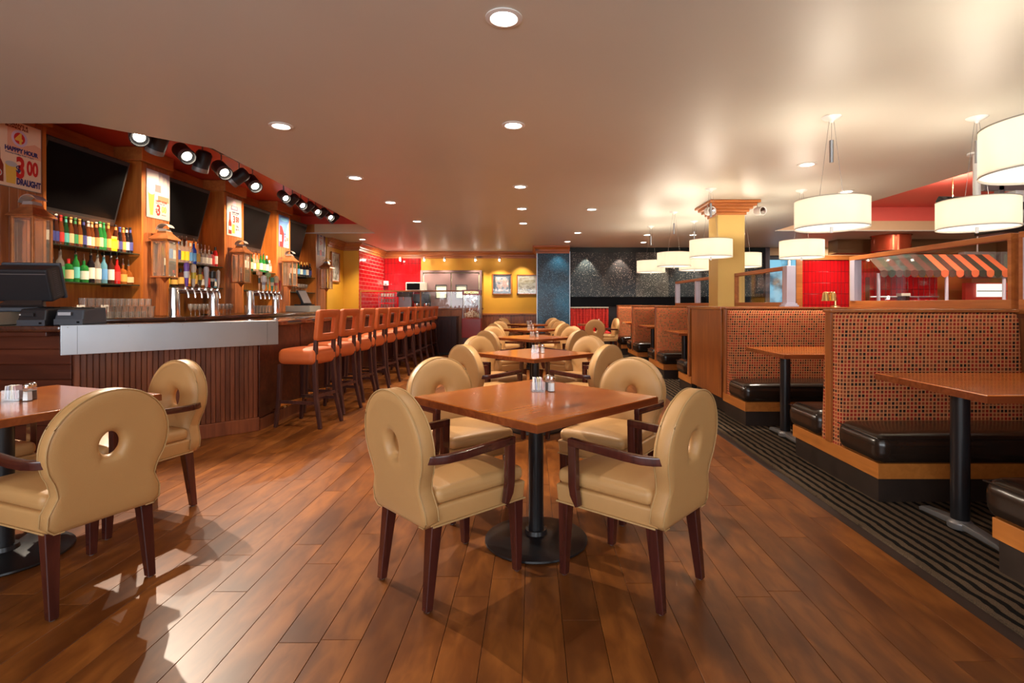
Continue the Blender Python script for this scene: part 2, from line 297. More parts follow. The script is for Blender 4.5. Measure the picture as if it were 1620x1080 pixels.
# ------------------------------------------------------------------ mesh helpers
class M:
    def __init__(s): s.v = []; s.f = []
    def add(s, vs, fs):
        o = len(s.v); s.v += [tuple(v) for v in vs]; s.f += [tuple(i + o for i in f) for f in fs]; return s
    def box(s, x0, x1, y0, y1, z0, z1):
        return s.add([(x0, y0, z0), (x1, y0, z0), (x1, y1, z0), (x0, y1, z0), (x0, y0, z1), (x1, y0, z1), (x1, y1, z1), (x0, y1, z1)],
                     [(0, 3, 2, 1), (4, 5, 6, 7), (0, 1, 5, 4), (1, 2, 6, 5), (2, 3, 7, 6), (3, 0, 4, 7)])
    def cbox(s, c, sz, rot=None):
        hx, hy, hz = sz[0] / 2, sz[1] / 2, sz[2] / 2
        vs = [Vector((x, y, z)) for z in (-hz, hz) for x, y in ((-hx, -hy), (hx, -hy), (hx, hy), (-hx, hy))]
        if rot is not None: vs = [rot @ v for v in vs]
        return s.add([v + Vector(c) for v in vs], [(0, 3, 2, 1), (4, 5, 6, 7), (0, 1, 5, 4), (1, 2, 6, 5), (2, 3, 7, 6), (3, 0, 4, 7)])
    def prism(s, poly, z0, z1):
        n = len(poly)
        vs = [(x, y, z0) for x, y in poly] + [(x, y, z1) for x, y in poly]
        return s.add(vs, [tuple(range(n - 1, -1, -1)), tuple(range(n, 2 * n))] + [(i, (i + 1) % n, n + (i + 1) % n, n + i) for i in range(n)])
    def frust(s, a, b):
        """a, b: two rings of equal length"""
        n = len(a)
        return s.add(list(a) + list(b), [tuple(range(n - 1, -1, -1)), tuple(range(n, 2 * n))] + [(i, (i + 1) % n, n + (i + 1) % n, n + i) for i in range(n)])
    def lathe(s, prof, n=20, c=(0, 0, 0), mat=None, cap=True):
        vs = []; fs = []
        for r, z in prof:
            for k in range(n):
                a = 2 * PI * k / n; v = Vector((r * math.cos(a), r * math.sin(a), z))
                if mat is not None: v = mat @ v
                vs.append(v + Vector(c))
        m = len(prof)
        for j in range(m - 1):
            for k in range(n):
                fs.append((j * n + k, j * n + (k + 1) % n, (j + 1) * n + (k + 1) % n, (j + 1) * n + k))
        if cap:
            if prof[0][0] > 1e-5: fs.append(tuple(range(n - 1, -1, -1)))
            if prof[-1][0] > 1e-5: fs.append(tuple((m - 1) * n + k for k in range(n)))
        return s.add(vs, fs)
    def tube(s, path, r, n=8):
        path = [Vector(p) for p in path]; rings = []
        up = Vector((0, 0, 1))
        for i, p in enumerate(path):
            t = (path[min(i + 1, len(path) - 1)] - path[max(i - 1, 0)]).normalized()
            ref = up if abs(t.dot(up)) < 0.9 else Vector((1, 0, 0))
            a = t.cross(ref).normalized(); b = t.cross(a).normalized()
            rr = r[i] if isinstance(r, (list, tuple)) else r
            rings.append([p + a * rr * math.cos(2 * PI * k / n) + b * rr * math.sin(2 * PI * k / n) for k in range(n)])
        vs = [v for q in rings for v in q]; fs = []
        for j in range(len(path) - 1):
            for k in range(n): fs.append((j * n + k, j * n + (k + 1) % n, (j + 1) * n + (k + 1) % n, (j + 1) * n + k))
        fs.append(tuple(range(n - 1, -1, -1))); fs.append(tuple((len(path) - 1) * n + k for k in range(n)))
        return s.add(vs, fs)
    def bar(s, path, side, w, h):
        """rectangular section swept along path; side = constant width direction"""
        path = [Vector(p) for p in path]; side = Vector(side).normalized(); vs = []; fs = []
        for i, p in enumerate(path):
            t0 = (p - path[i - 1]).normalized() if i else (path[1] - p).normalized()
            t1 = (path[i + 1] - p).normalized() if i < len(path) - 1 else t0
            t = (t0 + t1).normalized(); c = max(0.3, t.dot(t0))
            n = side.cross(t).normalized()
            hh = (h[i] if isinstance(h, (list, tuple)) else h) / 2 / c; ww = (w[i] if isinstance(w, (list, tuple)) else w) / 2
            vs += [p - side * ww - n * hh, p + side * ww - n * hh, p + side * ww + n * hh, p - side * ww + n * hh]
        for j in range(len(path) - 1):
            for k in range(4): fs.append((j * 4 + k, j * 4 + (k + 1) % 4, (j + 1) * 4 + (k + 1) % 4, (j + 1) * 4 + k))
        fs.append((3, 2, 1, 0)); e = (len(path) - 1) * 4; fs.append((e, e + 1, e + 2, e + 3))
        return s.add(vs, fs)
    def puff(s, c, half, r, dome=0.0, seg=4, mid=4, rot=None):
        """rounded cushion box; the corners have radius r, the top domes up"""
        def ax(h):
            rr = min(r, h * 0.98); q = [h - rr + rr * math.sin(PI / 2 * k / seg) for k in range(1, seg + 1)]
            inn = [(-1 + 2 * k / mid) * (h - rr) for k in range(mid + 1)]
            return [-x for x in reversed(q)] + inn + q
        A = [ax(h) for h in half]; vs = []; fs = []; idx = {}
        def P(i, j, k):
            key = (i, j, k)
            if key in idx: return idx[key]
            p = Vector((A[0][i], A[1][j], A[2][k])); q = Vector([max(-(h - min(r, h * .98)), min(h - min(r, h * .98), x)) for x, h in zip(p, half)])
            d = p - q
            rr = Vector([min(r, h * .98) for h in half])
            if d.length > 1e-9:
                e = Vector([d[a] / rr[a] for a in range(3)]); m = max(abs(x) for x in e); e = e.normalized() * 1.0
                p = q + Vector([e[a] * rr[a] for a in range(3)])
            if p.z > 0: p.z += dome * (1 - (p.x / half[0]) ** 2) * (1 - (p.y / half[1]) ** 2)
            if rot is not None: p = rot @ p
            idx[key] = len(vs); vs.append(p + Vector(c)); return idx[key]
        nx, ny, nz = [len(a) - 1 for a in A]
        for i in range(nx):
            for j in range(ny):
                fs.append((P(i, j, nz), P(i + 1, j, nz), P(i + 1, j + 1, nz), P(i, j + 1, nz)))
                fs.append((P(i, j + 1, 0), P(i + 1, j + 1, 0), P(i + 1, j, 0), P(i, j, 0)))
        for i in range(nx):
            for k in range(nz):
                fs.append((P(i, 0, k), P(i + 1, 0, k), P(i + 1, 0, k + 1), P(i, 0, k + 1)))
                fs.append((P(i, ny, k + 1), P(i + 1, ny, k + 1), P(i + 1, ny, k), P(i, ny, k)))
        for j in range(ny):
            for k in range(nz):
                fs.append((P(0, j, k + 1), P(0, j + 1, k + 1), P(0, j + 1, k), P(0, j, k)))
                fs.append((P(nx, j, k), P(nx, j + 1, k), P(nx, j + 1, k + 1), P(nx, j, k + 1)))
        return s.add(vs, fs)
    def build(s, name, mat, parent=None, bevel=0.0, seg=2, smooth=40, loc=None, rotz=None, kind=None, weld=False):
        me = bpy.data.meshes.new(name); me.from_pydata(s.v, [], s.f)
        if bevel > 0 or weld:
            bm = bmesh.new(); bm.from_mesh(me)
            if weld: bmesh.ops.remove_doubles(bm, verts=bm.verts, dist=1e-5)
            if bevel > 0:
                es = [e for e in bm.edges if len(e.link_faces) == 2 and e.calc_face_angle(0) > 0.5]
                bmesh.ops.bevel(bm, geom=es, offset=bevel, segments=seg, affect='EDGES', profile=0.6, clamp_overlap=True)
            bm.to_mesh(me); bm.free()
        if smooth:
            for p in me.polygons: p.use_smooth = True
            me.set_sharp_from_angle(angle=rad(smooth))
        me.update()
        me.materials.append(MT[mat] if isinstance(mat, str) else mat)
        o = bpy.data.objects.new(name, me); C.objects.link(o)
        if parent: o.parent = parent
        if loc is not None: o.location = loc
        if rotz is not None: o.rotation_euler.z = rotz
        if kind: o['kind'] = kind
        return o
def tag(o, label, cat, group=None):
    o['label'] = label; o['category'] = cat
    if group: o['group'] = group
    return o
def thing(name, label, cat, loc=(0, 0, 0), rz=0.0, group=None):
    o = bpy.data.objects.new(name, None); C.objects.link(o); o.location = loc; o.rotation_euler.z = rz
    o.empty_display_size = 0.05
    return tag(o, label, cat, group)
def struct(o): o['kind'] = 'structure'; return o
KIDS = {}
def dup(o, parent=None, loc=None, rz=None, label=None, group=None, swap=None):
    kids = KIDS.get(o.name)
    if kids is None:
        kids = [c for c in o.children]; KIDS[o.name] = kids
    c = o.copy(); C.objects.link(c)
    if o.type == 'LIGHT': pass
    if parent is not None: c.parent = parent
    if loc is not None: c.location = loc
    if rz is not None: c.rotation_euler.z = rz
    if label: c['label'] = label
    if group: c['group'] = group
    for k in kids: dup(k, c)
    return c
def text_mesh(txt, size, mat, parent, name='lettering', loc=(0, 0, 0), rot=(0, 0, 0), sx=1.0, depth=0.0006, bold=0.0, align='LEFT', space=1.0, rotz=0):
    cu = bpy.data.curves.new('t', 'FONT'); cu.body = txt; cu.size = size; cu.extrude = depth; cu.offset = bold; cu.align_x = align
    cu.space_character = space; cu.resolution_u = 3
    t = bpy.data.objects.new('t', cu); C.objects.link(t); bpy.context.view_layer.update()
    dg = bpy.context.evaluated_depsgraph_get(); me = bpy.data.meshes.new_from_object(t.evaluated_get(dg))
    bpy.data.objects.remove(t); bpy.data.curves.remove(cu)
    me.materials.clear(); me.materials.append(MT[mat] if isinstance(mat, str) else mat)
    o = bpy.data.objects.new(name, me); C.objects.link(o); o.parent = parent; o.location = loc; o.rotation_euler = rot; o.scale = (sx, 1, 1)
    return o
def circ(cx, cy, r, n=24, ry=None): return [(cx + r * math.cos(2 * PI * k / n), cy + (ry or r) * math.sin(2 * PI * k / n)) for k in range(n)]
# ================================================================== SETTING
CZ = 2.75
# floor: base slab with planks laid along Y
fl = struct(M().box(-5.25, 11.0, -3.6, 15.4, -0.12, -0.010).build('floor', 'joint'))
PW = 0.149; planks = []
for i in range(-35, 13):
    x = 1.83 - PW / 2 - i * PW if False else i * PW + 0.042
    if x + PW / 2 > 1.832: continue
    y = -3.5 + R.uniform(0, 1.2)
    while y < 15.2:
        ln = R.choice([0.9, 1.2, 1.2, 1.5])
        planks.append((x, y, min(y + ln, 15.2))); y += ln
def seen(x, y0, y1):
    yy = max(y1, 1.75)
    px = 842 + 826 * x / yy
    return y1 > 1.6 and -60 < px < 1700
vis = sorted([p for p in planks if seen(*p)], key=lambda p: -(p[2] - max(p[1], 1.6)) / (max((p[1] + p[2]) / 2, 1.7) ** 3))
near = set(vis[:300]); far = [p for p in planks if p not in near]
pm = {}
for p in near:
    ln = round(p[2] - p[1], 3); k = ln
    if k not in pm:
        pm[k] = M().box(-PW / 2 + .0008, PW / 2 - .0008, -ln / 2 + .0008, ln / 2 - .0008, -.010, 0).build('plank', 'floor', fl, bevel=.0011, seg=1, smooth=0)
        o = pm[k]; pm[k] = o.data
    else:
        o = bpy.data.objects.new('plank', pm[k]); C.objects.link(o); o.parent = fl
    o.location = (p[0], (p[1] + p[2]) / 2, 0)
fm = M()
for x, y0, y1 in far: fm.box(x - PW / 2 + .001, x + PW / 2 - .001, y0 + .001, y1 - .001, -.010, 0)
fm.build('planks_beyond', 'floori', fl, smooth=0, kind='stuff')
M().box(1.832, 3.5, -3.4, 13.9, -.011, 0.002).build('carpet', 'carpet', fl, smooth=0)
M().box(3.5, 10.95, -3.4, 14.2, -.011, 0.0).build('tiled_area', plain('brown floor tile', (0.16, 0.07, 0.035), 0.35, var=0.2), fl, smooth=0)
# ceiling with two recesses
cl = struct(M().prism([(-5.25, -3.6), (11, -3.6), (11, 4.0), (5.05, 4.0), (5.05, 10.9), (11, 10.9), (11, 15.4), (-5.25, 15.4),
                       (-5.25, 11.27), (-3.38, 11.27), (-3.12, 5.1), (-3.80, 4.39), (-5.25, 4.39)], CZ, CZ + 0.02).build('ceiling', 'ceil', smooth=0))
M().box(-5.25, -3.0, 4.2, 11.4, 3.12, 3.16).build('recess_top', 'ceilred', cl, smooth=0)
M().prism([(-3.38, 11.27), (-3.12, 5.1), (-3.80, 4.39), (-5.25, 4.39), (-5.25, 4.35), (-3.78, 4.35), (-3.08, 5.08), (-3.34, 11.3)], CZ + .02, 3.13).build('recess_side', 'ceilred', cl, smooth=0)
M().box(-4.70, -3.34, 11.27, 11.31, CZ + .02, 2.95).build('recess_fascia', 'cream', cl, smooth=0)
M().box(-5.05, -3.34, 11.28, 11.32, 2.95, 3.13).build('recess_end', 'ceilred', cl, smooth=0)
M().box(5.0, 11, 3.95, 10.95, 3.25, 3.3).build('recess_top', 'pinkred', cl, smooth=0)
M().box(5.0, 5.05, 3.95, 10.95, CZ + .02, 3.26).build('recess_side', 'pinkred', cl, smooth=0)
M().box(5.0, 11, 10.9, 10.95, CZ + .02, 2.96).build('recess_fascia', 'cream', cl, smooth=0)
M().box(5.0, 11, 10.91, 10.96, 2.96, 3.26).build('recess_end', 'pinkred', cl, smooth=0)
M().box(5.0, 11, 3.95, 4.0, CZ + .02, 3.26).build('recess_end', 'pinkred', cl, smooth=0)
# walls
struct(M().box(-5.25, -5.05, -3.6, 11.95, 0, 3.2).build('wall_left', 'pine', smooth=0))
wf = M()
for x0, x1, z0, z1 in ((-5.25, 11, 0, .5), (-5.25, 11, 2.6, 2.77), (-5.25, -5.05, .5, 2.6), (1.3, 2.1, .5, 2.6), (6.3, 11, .5, 2.6)):
    wf.box(x0, x1, -3.6, -3.45, z0, z1)
struct(wf.build('wall_front', 'yellow', smooth=0))
struct(M().box(10.95, 11.1, -3.6, 15.4, 0, 3.3).build('wall_right', plain('brown wall', (0.20, 0.10, 0.04), 0.6), smooth=0))
struct(M().box(-5.25, -4.7, 11.95, 13.0, 0, CZ).build('wall_left_far', 'yellow', smooth=0))
ws = struct(M().box(-5.25, -4.32, 13.0, 15.2, 0, CZ).build('wall_left_step', 'yellow', smooth=0))
M().box(-4.32, -4.312, 13.01, 15.2, 0.9, 2.56).build('tile_facing', 'redtiley', ws, smooth=0)
wb = struct(M().box(-4.4, 0.13, 15.2, 15.35, 0, CZ).build('wall_back', 'yellow', smooth=0))
M().box(-4.31, -3.24, 15.19, 15.2, 0.9, 2.56).build('tile_facing', 'redtile', wb, smooth=0)
wm = M(); x = -1.45
M().box(-1.45, 0.13, 15.17, 15.2, 0.90, 0.95).build('chair_rail', 'pinex', wb, smooth=0, bevel=.004)
while x < 0.12:
    wm.box(x, x + .075, 15.18, 15.2, 0.0, 0.90); x += .08
wm.build('wainscot', 'barboard', wb, smooth=0, kind='stuff')
def crown(name, path, prof, mat, par=None, flip=1):
    """stepped moulding swept along a horizontal path (list of x,y); profile = (out, z)"""
    m = M(); P = [Vector((x, y)) for x, y in path]; rings = []
    for i, p in enumerate(P):
        t0 = (p - P[i - 1]).normalized() if i else (P[1] - p).normalized()
        t1 = (P[i + 1] - p).normalized() if i < len(P) - 1 else t0
        n0 = Vector((t0.y, -t0.x)) * flip; n1 = Vector((t1.y, -t1.x)) * flip
        n = (n0 + n1).normalized(); k = 1 / max(0.35, n.dot(n0))
        rings.append([(p.x + n.x * o * k, p.y + n.y * o * k, z) for o, z in prof])
    n = len(prof); vs = [v for r in rings for v in r]; fs = []
    for j in range(len(P) - 1):
        for k in range(n): fs.append((j * n + k, j * n + (k + 1) % n, (j + 1) * n + (k + 1) % n, (j + 1) * n + k))
    fs.append(tuple(range(n))); fs.append(tuple((len(P) - 1) * n + k for k in range(n - 1, -1, -1)))
    m.add(vs, fs)
    o = m.build(name, mat, par, smooth=0)
    return o
PROF = [(0, 2.55), (.025, 2.55), (.025, 2.60), (.05, 2.61), (.05, 2.65), (.09, 2.70), (.12, 2.71), (.12, 2.748), (0, 2.748)]
struct(crown('trim_1', [(-4.7, 11.97), (-4.7, 13.0), (-4.32, 13.0), (-4.32, 15.2), (0.13, 15.2)], PROF, 'pinex'))
# kitchen double door
dr = struct(M().box(-3.24, -3.17, 15.12, 15.2, 0, 2.14).box(-1.53, -1.46, 15.12, 15.2, 0, 2.14).box(-3.24, -1.46, 15.12, 15.2, 2.14, 2.20).build('door_1', 'shutter', smooth=0))
M().box(-3.17, -1.53, 15.18, 15.2, 0, 2.14).build('door_light_gap', paint((0.72, 0.70, 0.45)), dr, smooth=0)
for x0, x1, wx in ((-3.14, -2.365, .11), (-2.335, -1.56, -.11)):
    d = M()
    xa = (x0 + x1) / 2 - .15 + wx; xb = xa + .30
    for a in ((x0, xa, 0, 2.11), (xb, x1, 0, 2.11), (xa, xb, 0, 1.40), (xa, xb, 1.77, 2.11)): d.box(a[0], a[1], 15.14, 15.175, a[2], a[3])
    leaf = d.build('door_leaf', 'shutter', dr, smooth=0)
    M().box(xa, xb, 15.155, 15.165, 1.40, 1.77).build('door_window', paint((0.62, 0.66, 0.50), 0.2), leaf, smooth=0)
    g = M()
    for a in ((xa - .015, xb + .015, 1.385, 1.40), (xa - .015, xb + .015, 1.77, 1.785), (xa - .015, xa, 1.4, 1.77), (xb, xb + .015, 1.4, 1.77)): g.box(a[0], a[1], 15.13, 15.145, a[2], a[3])
    g.build('window_rim', 'blackm', leaf, smooth=0)
# blue mosaic pier and dark mosaic wall
pr = struct(M().box(0.13, 0.98, 13.7, 15.35, 0, CZ).build('wall_pier', 'mosaicb', smooth=0))
M().box(0.115, 0.135, 13.685, 13.72, 0, 2.6).box(0.975, 0.995, 13.685, 13.72, 0, 2.6).build('metal_edge', 'steel', pr, smooth=0)
struct(crown('trim_2', [(0.13, 15.1), (0.13, 13.7), (0.98, 13.7)], PROF, 'pinex'))
wr = struct(M().box(0.98, 11.0, 14.2, 14.4, 0, CZ).build('wall_back_right', 'blackm', smooth=0))
for x0, x1, mt in ((1.0, 1.9, 'mosaic'), (1.91, 2.81, 'mosaic'), (2.82, 3.70, 'mosaicg'), (3.71, 4.6, 'mosaic'), (4.61, 5.5, 'mosaic'), (5.51, 6.28, 'mosaic')):
    M().box(x0, x1, 14.175, 14.2, 1.42, 2.62).build('mosaic_panel', mt, wr, smooth=0)
M().box(1.0, 6.3, 14.10, 14.2, 2.62, 2.75).build('band', plain('dark teal lacquer', (0.018, 0.035, 0.04), 0.15), wr, smooth=0)
M().box(1.0, 6.3, 14.12, 14.2, 1.16, 1.42).build('black_glass_band', 'screen', wr, smooth=0)
M().box(6.28, 6.40, 14.05, 14.2, 0, 2.75).build('post', paint((0.10, 0.10, 0.13), 0.3), wr, smooth=0, bevel=.01)
M().box(7.32, 10.9, 14.19, 14.2, 0.5, 2.42).build('tile_facing', 'redtile', wr, smooth=0)
M().box(7.15, 10.9, 14.14, 14.2, 2.42, 2.54).box(7.15, 7.32, 14.14, 14.2, 0.5, 2.42).build('wood_surround', 'pinex', wr, smooth=0)
M().box(6.4, 10.9, 14.16, 14.2, 2.54, 2.745).build('soffit', 'cream', wr, smooth=0)
# bluish window
wn = struct(M().box(6.40, 7.16, 14.13, 14.19, 1.1, 1.16).box(6.40, 7.16, 14.13, 14.19, 2.42, 2.5).build('window_1', 'slate', smooth=0))
def bluesky():
    m, nt, out = newmat('blue daylight through curtain')
    e = N(nt, 'ShaderNodeEmission'); tc = N(nt, 'ShaderNodeTexCoord')
    n = N(nt, 'ShaderNodeTexNoise'); n.inputs['Scale'].default_value = 2.2; n.inputs['Detail'].default_value = 5; L(nt, tc.outputs['Object'], n.inputs['Vector'])
    c = ramp(nt, n.outputs['Fac'], [(0.40, (0.03, 0.09, 0.13)), (0.58, (0.22, 0.50, 0.66))]); L(nt, c, e.inputs[0]); e.inputs[1].default_value = 1.0
    L(nt, e.outputs[0], out.inputs[0]); return m
M().box(6.40, 7.16, 14.17, 14.19, 1.16, 2.42).build('pane', bluesky(), wn, smooth=0)
# ---- low partitions on the right
def lowwall(name, x0, x1, y0, y1, zt=1.16):
    o = struct(M().box(x0, x1, y0, y1, 0, zt).build(name, 'barboard', smooth=0))
    M().box(x0 - .03, x1 + .03, y0 - .02, y1 + .02, zt, zt + .035).build('ledge', 'ledge', o, smooth=0, bevel=.006)
    return o
lw1 = lowwall('wall_low', 3.5, 3.62, 0.4, 5.82)
m = M(); y = 0.5
while y < 5.76: m.box(3.488, 3.5, y, y + .026, 0.5, 1.13); y += .032
m.build('beadboard', 'pineb', lw1, smooth=0, kind='stuff')
lowwall('wall_low_cross', 3.04, 3.62, 5.87, 5.97)
lowwall('wall_low_far', 2.80, 2.90, 8.2, 13.4)
lowwall('wall_low_mid', 2.80, 2.90, 7.2, 7.70)
# wood clad box between the booths
bx = thing('wood_clad_partition', 'wood clad box partition with knotty side between the booths', 'partition')
M().box(2.16, 2.96, 5.90, 7.00, 0.16, 1.165).build('body', 'boothwood', bx, smooth=0)
M().box(2.135, 2.16, 5.90, 7.00, 0.17, 1.165).build('side_panel', 'boothwood', bx, smooth=0, bevel=.003)
M().box(2.12, 3.0, 5.88, 7.02, 1.165, 1.20).build('ledge', 'ledge', bx, smooth=0, bevel=.006)
M().box(2.20, 2.94, 5.92, 6.98, 0, .16).build('plinth', 'plinth', bx, smooth=0)
# yellow column
yc = thing('square_column', 'square mustard yellow column with stepped wooden crown', 'column', (2.955, 7.95, 0))
M().box(-.2, .2, -.2, .2, 0, 2.62).build('shaft', 'yellow2', yc, smooth=0, bevel=.004)
cm = M()
for o, z0, z1 in ((.02, 2.55, 2.59), (.05, 2.59, 2.63), (.09, 2.63, 2.67), (.13, 2.67, 2.71), (.17, 2.71, 2.748)):
    cm.box(-.2 - o, .2 + o, -.2 - o, .2 + o, z0, z1)
cm.build('crown', 'pinex', yc, smooth=0, bevel=.008)
# glass screens on the partitions
def screen(p0, p1, z0, z1, posts, label, base=0.05):
    """wood framed glass screen from p0 to p1 (nearest first); posts = fractions that carry a lilac post"""
    a = Vector((p0[0], p0[1], 0)); b = Vector((p1[0], p1[1], 0)); d = (b - a); ln = d.length; ang = math.atan2(d.y, d.x)
    t = thing('glass_screen', label, 'screen', (a.x, a.y, 0), ang)
    M().box(0, ln, -.03, .03, z0, z0 + base).build('base_rail', 'pinex', t, smooth=0, bevel=.004)
    M().box(0, ln, -.03, .03, z1 - .045, z1).build('top_rail', 'pinex', t, smooth=0, bevel=.004)
    for s in (0, ln - .03): M().box(s, s + .03, -.028, .028, z0 + base, z1 - .045).build('end_stile', 'pinex', t, smooth=0)
    for s in posts: M().box(s * ln - .04, s * ln + .04, -.04, .04, z0 + base, z1 - .046).build('metal_post', 'lav', t, smooth=0, bevel=.003)
    M().box(.03, ln - .03, -.004, .004, z0 + base, z1 - .045).build('pane', 'glass', t, smooth=0)
    return t
screen((3.55, 3.84), (3.55, 5.80), 1.195, 1.755, (0.965,), 'long wood framed glass screen above the nearest booth back', base=0.07)
screen((3.55, 1.7), (3.55, 3.78), 1.195, 1.755, (0.96,), 'wood framed glass screen cut off by the right edge', base=0.07)
screen((2.93, 6.03), (2.93, 7.5), 1.20, 1.667, (), 'glass screen between the yellow column and lilac end post')
ep = thing('end_post', 'lilac painted end post with stepped foot on partition ledge', 'post', (2.93, 5.955, 1.20))
M().box(-.05, .05, -.05, .05, .04, .465).build('shaft', 'lav', ep, smooth=0, bevel=.004)
M().box(-.08, .08, -.065, .065, 0, .02).box(-.065, .065, -.06, .06, .02, .04).build('foot', 'lav', ep, smooth=0, bevel=.003)
M().box(-.012, .012, -.012, .012, .465, .53).build('finial', 'white', ep, smooth=0, bevel=.003)
screen((2.85, 8.2), (2.85, 10.3), 1.195, 1.667, (0.38, 0.97), 'two bay glass screen behind the yellow column')
# ================================================================== BAR WALL
COLS = [(4.50, 5.05), (6.28, 6.76), (7.97, 8.50), (9.60, 10.14), (11.35, 11.88)]
ordw = ['first', 'second', 'third', 'fourth', 'fifth']
for i, (y0, y1) in enumerate(COLS):
    t = thing('bar_column', 'amber pine column, %s from the left behind the bar' % ordw[i], 'column', (-5.05, y0, 0), 0, 'pine columns of the bar wall')
    w_ = y1 - y0
    M().box(0, .335, 0, w_, 1.08, 2.95).build('body', 'pine', t, smooth=0, bevel=.003)
    nb = 6; bw = (w_ - .06) / nb
    bme = None
    for k in range(nb):
        if bme is None:
            b = M().box(0, .012, .0012, bw - .0012, 1.08, 2.94).build('board', 'pineb', t, smooth=0, bevel=.003, seg=1); bme = b.data
        else:
            b = bpy.data.objects.new('board', bme); C.objects.link(b); b.parent = t
        b.location = (.335, .03 + k * bw, 0)
    M().box(.335, .350, 0, .03, 1.08, 2.94).box(.335, .350, w_ - .03, w_, 1.08, 2.94).build('corner_strip', 'pine', t, smooth=0)
    M().box(.0, .385, -.035, w_ + .035, 2.95, 3.115).build('crown', 'pineh', t, smooth=0, bevel=.006)
for i in range(4):
    y0 = COLS[i][1] + .036; y1 = COLS[i + 1][0] - .036
    struct(M().box(-5.05, -5.0, y0, y1, 2.95, 3.115).build('trim_%d' % (3 + i), 'pineh', smooth=0, bevel=.006))
# back counter
bk = thing('back_counter', 'long dark back bar counter under the shelves', 'counter')
M().box(-5.04, -4.40, 4.4, 11.9, 0, 1.02).build('body', 'barside', bk, smooth=0)
M().box(-5.045, -4.36, 4.38, 11.92, 1.02, 1.06).build('counter_top', 'bartop', bk, smooth=0, bevel=.005)
SHZ = {0: (1.83, 1.46), 1: (1.79, 1.47), 2: (1.79, 1.46), 3: (1.80, 1.47)}
for i in range(4):
    y0 = COLS[i][1] + .01; y1 = COLS[i + 1][0] - .01
    for j, z in enumerate(SHZ[i]):
        if i == 3 and j == 1: pass
        t = thing('glass_shelf', '%s glass shelf in the %s bay of the bar wall' % (('upper', 'lower')[j], ordw[i]), 'shelf', (-5.048, y0, z))
        M().box(0, .335, 0, y1 - y0, -.012, 0).build('shelf_glass', 'shelf', t, smooth=0)
        for yy in (.12, y1 - y0 - .16): M().box(0, .22, yy, yy + .015, -.03, -.013).build('bracket', 'blackm', t, smooth=0)
# televisions, hung at the top of each bay and tipped down
def tv(y0, y1, label, zt=2.89, zb=2.14):
    xt, xb = -4.74, -4.93
    t = thing('television', label, 'television', (-5.045, (y0 + y1) / 2, 2.5))
    h = math.hypot(zt - zb, xt - xb); a = math.atan2(xt - xb, zt - zb); wd = y1 - y0
    rot = Matrix.Rotation(a, 3, 'Y')  # tips the top toward the room
    cx = (xt + xb) / 2 + 5.045; cz = (zt + zb) / 2 - 2.5
    def add(name, mat, c, sz, bev=0.0):
        m = M().cbox((0, 0, 0), sz); o = m.build(name, mat, t, smooth=0, bevel=bev)
        o.rotation_euler.y = a; o.location = Vector((cx, 0, cz)) + rot @ Vector(c); return o
    add('casing', 'blackm', (-.02, 0, 0), (.06, wd, h), .012)
    add('screen', 'screen', (.0105, 0, .015), (.004, wd - .06, h - .13))
    add('speaker_strip', plain('speaker strip', (0.05, 0.028, 0.025), 0.3), (.011, 0, -h / 2 + .028), (.003, wd - .04, .04), .001)
    l = text_mesh('LG', .022, 'pewter', t, 'logo', align='CENTER'); l.rotation_euler = (PI / 2, 0, PI / 2)
    l.location = Vector((cx, 0, cz)) + rot @ Vector((.014, 0, -h / 2 + .02))
    M().box(0, cx - .03, -.06, .06, cz - .05, cz + .05).build('wall_bracket', 'blackm', t, smooth=0)
    M().box(.02, cx + .04, -.03, .03, h / 2 + cz - .02, h / 2 + cz + .015).build('top_clamp', 'blackm', t, smooth=0, bevel=.004)
tv(5.09, 6.15, 'black television nearest the left edge, on the bar wall')
tv(6.80, 7.68, 'second black television from the left on the bar wall')
tv(8.54, 9.45, 'third black television from the left on the bar wall')
tv(10.18, 11.0, 'fourth and smallest looking black television on the bar wall')
# posters
def poster(y0, y1, z0, z1, label):
    t = thing('poster', label, 'poster', (-4.699, y0, z0)); t.rotation_euler = (0, 0, 0)
    e = (PI / 2, 0, PI / 2)
    def flat(name, poly, mat, lift):
        m = M().prism(poly, lift, lift + .0006); o = m.build(name, mat, t, smooth=0); o.rotation_euler = e; return o
    def txt(s, size, u, v, mat, sx=1.0, rot=0, lift=.0055, bold=0, name='lettering'):
        o = text_mesh(s, size, mat, t, name, sx=sx, bold=bold); o.rotation_euler = e; o.location = (lift, u, v); return o
    return t, flat, txt
def rect(u0, u1, v0, v1): return [(u0, v0), (u1, v0), (u1, v1), (u0, v1)]
def bottle_shape(u, v, w, h): return [(u - w / 2, v), (u + w / 2, v), (u + w / 2, v + h * .5), (u + w * .2, v + h * .68), (u + w * .17, v + h), (u - w * .17, v + h), (u - w * .2, v + h * .68), (u - w / 2, v + h * .5)]
RED = paint((0.62, 0.02, 0.02)); NAVY = paint((0.05, 0.04, 0.16)); AMB = paint((0.80, 0.50, 0.08)); BRN = paint((0.24, 0.03, 0.012)); PEACH = paint((0.86, 0.62, 0.44)); GOLD = paint((0.85, 0.42, 0.06)); LILAC = paint((0.66, 0.50, 0.66))
def frame_sheet(flat, W, H, mat, border='grey'):
    flat('backing', rect(-.006, W + .006, -.006, H + .006), border, 0.0).scale = (1, 1, 4)
    flat('sheet', rect(0, W, 0, H), mat, .0032)
W, H = .46, .60
t, flat, txt = poster(4.53, 4.98, 2.29, 2.89, 'cream beer poster with four emblem, happy hour draught price, at left edge')
frame_sheet(flat, W, H, PEACH)
flat('printed_rock', [(.14, .32), (.46, .30), (.46, .42), (.40, .44), (.30, .40), (.26, .56), (.14, .55)], paint((0.80, 0.40, 0.26)), .004)
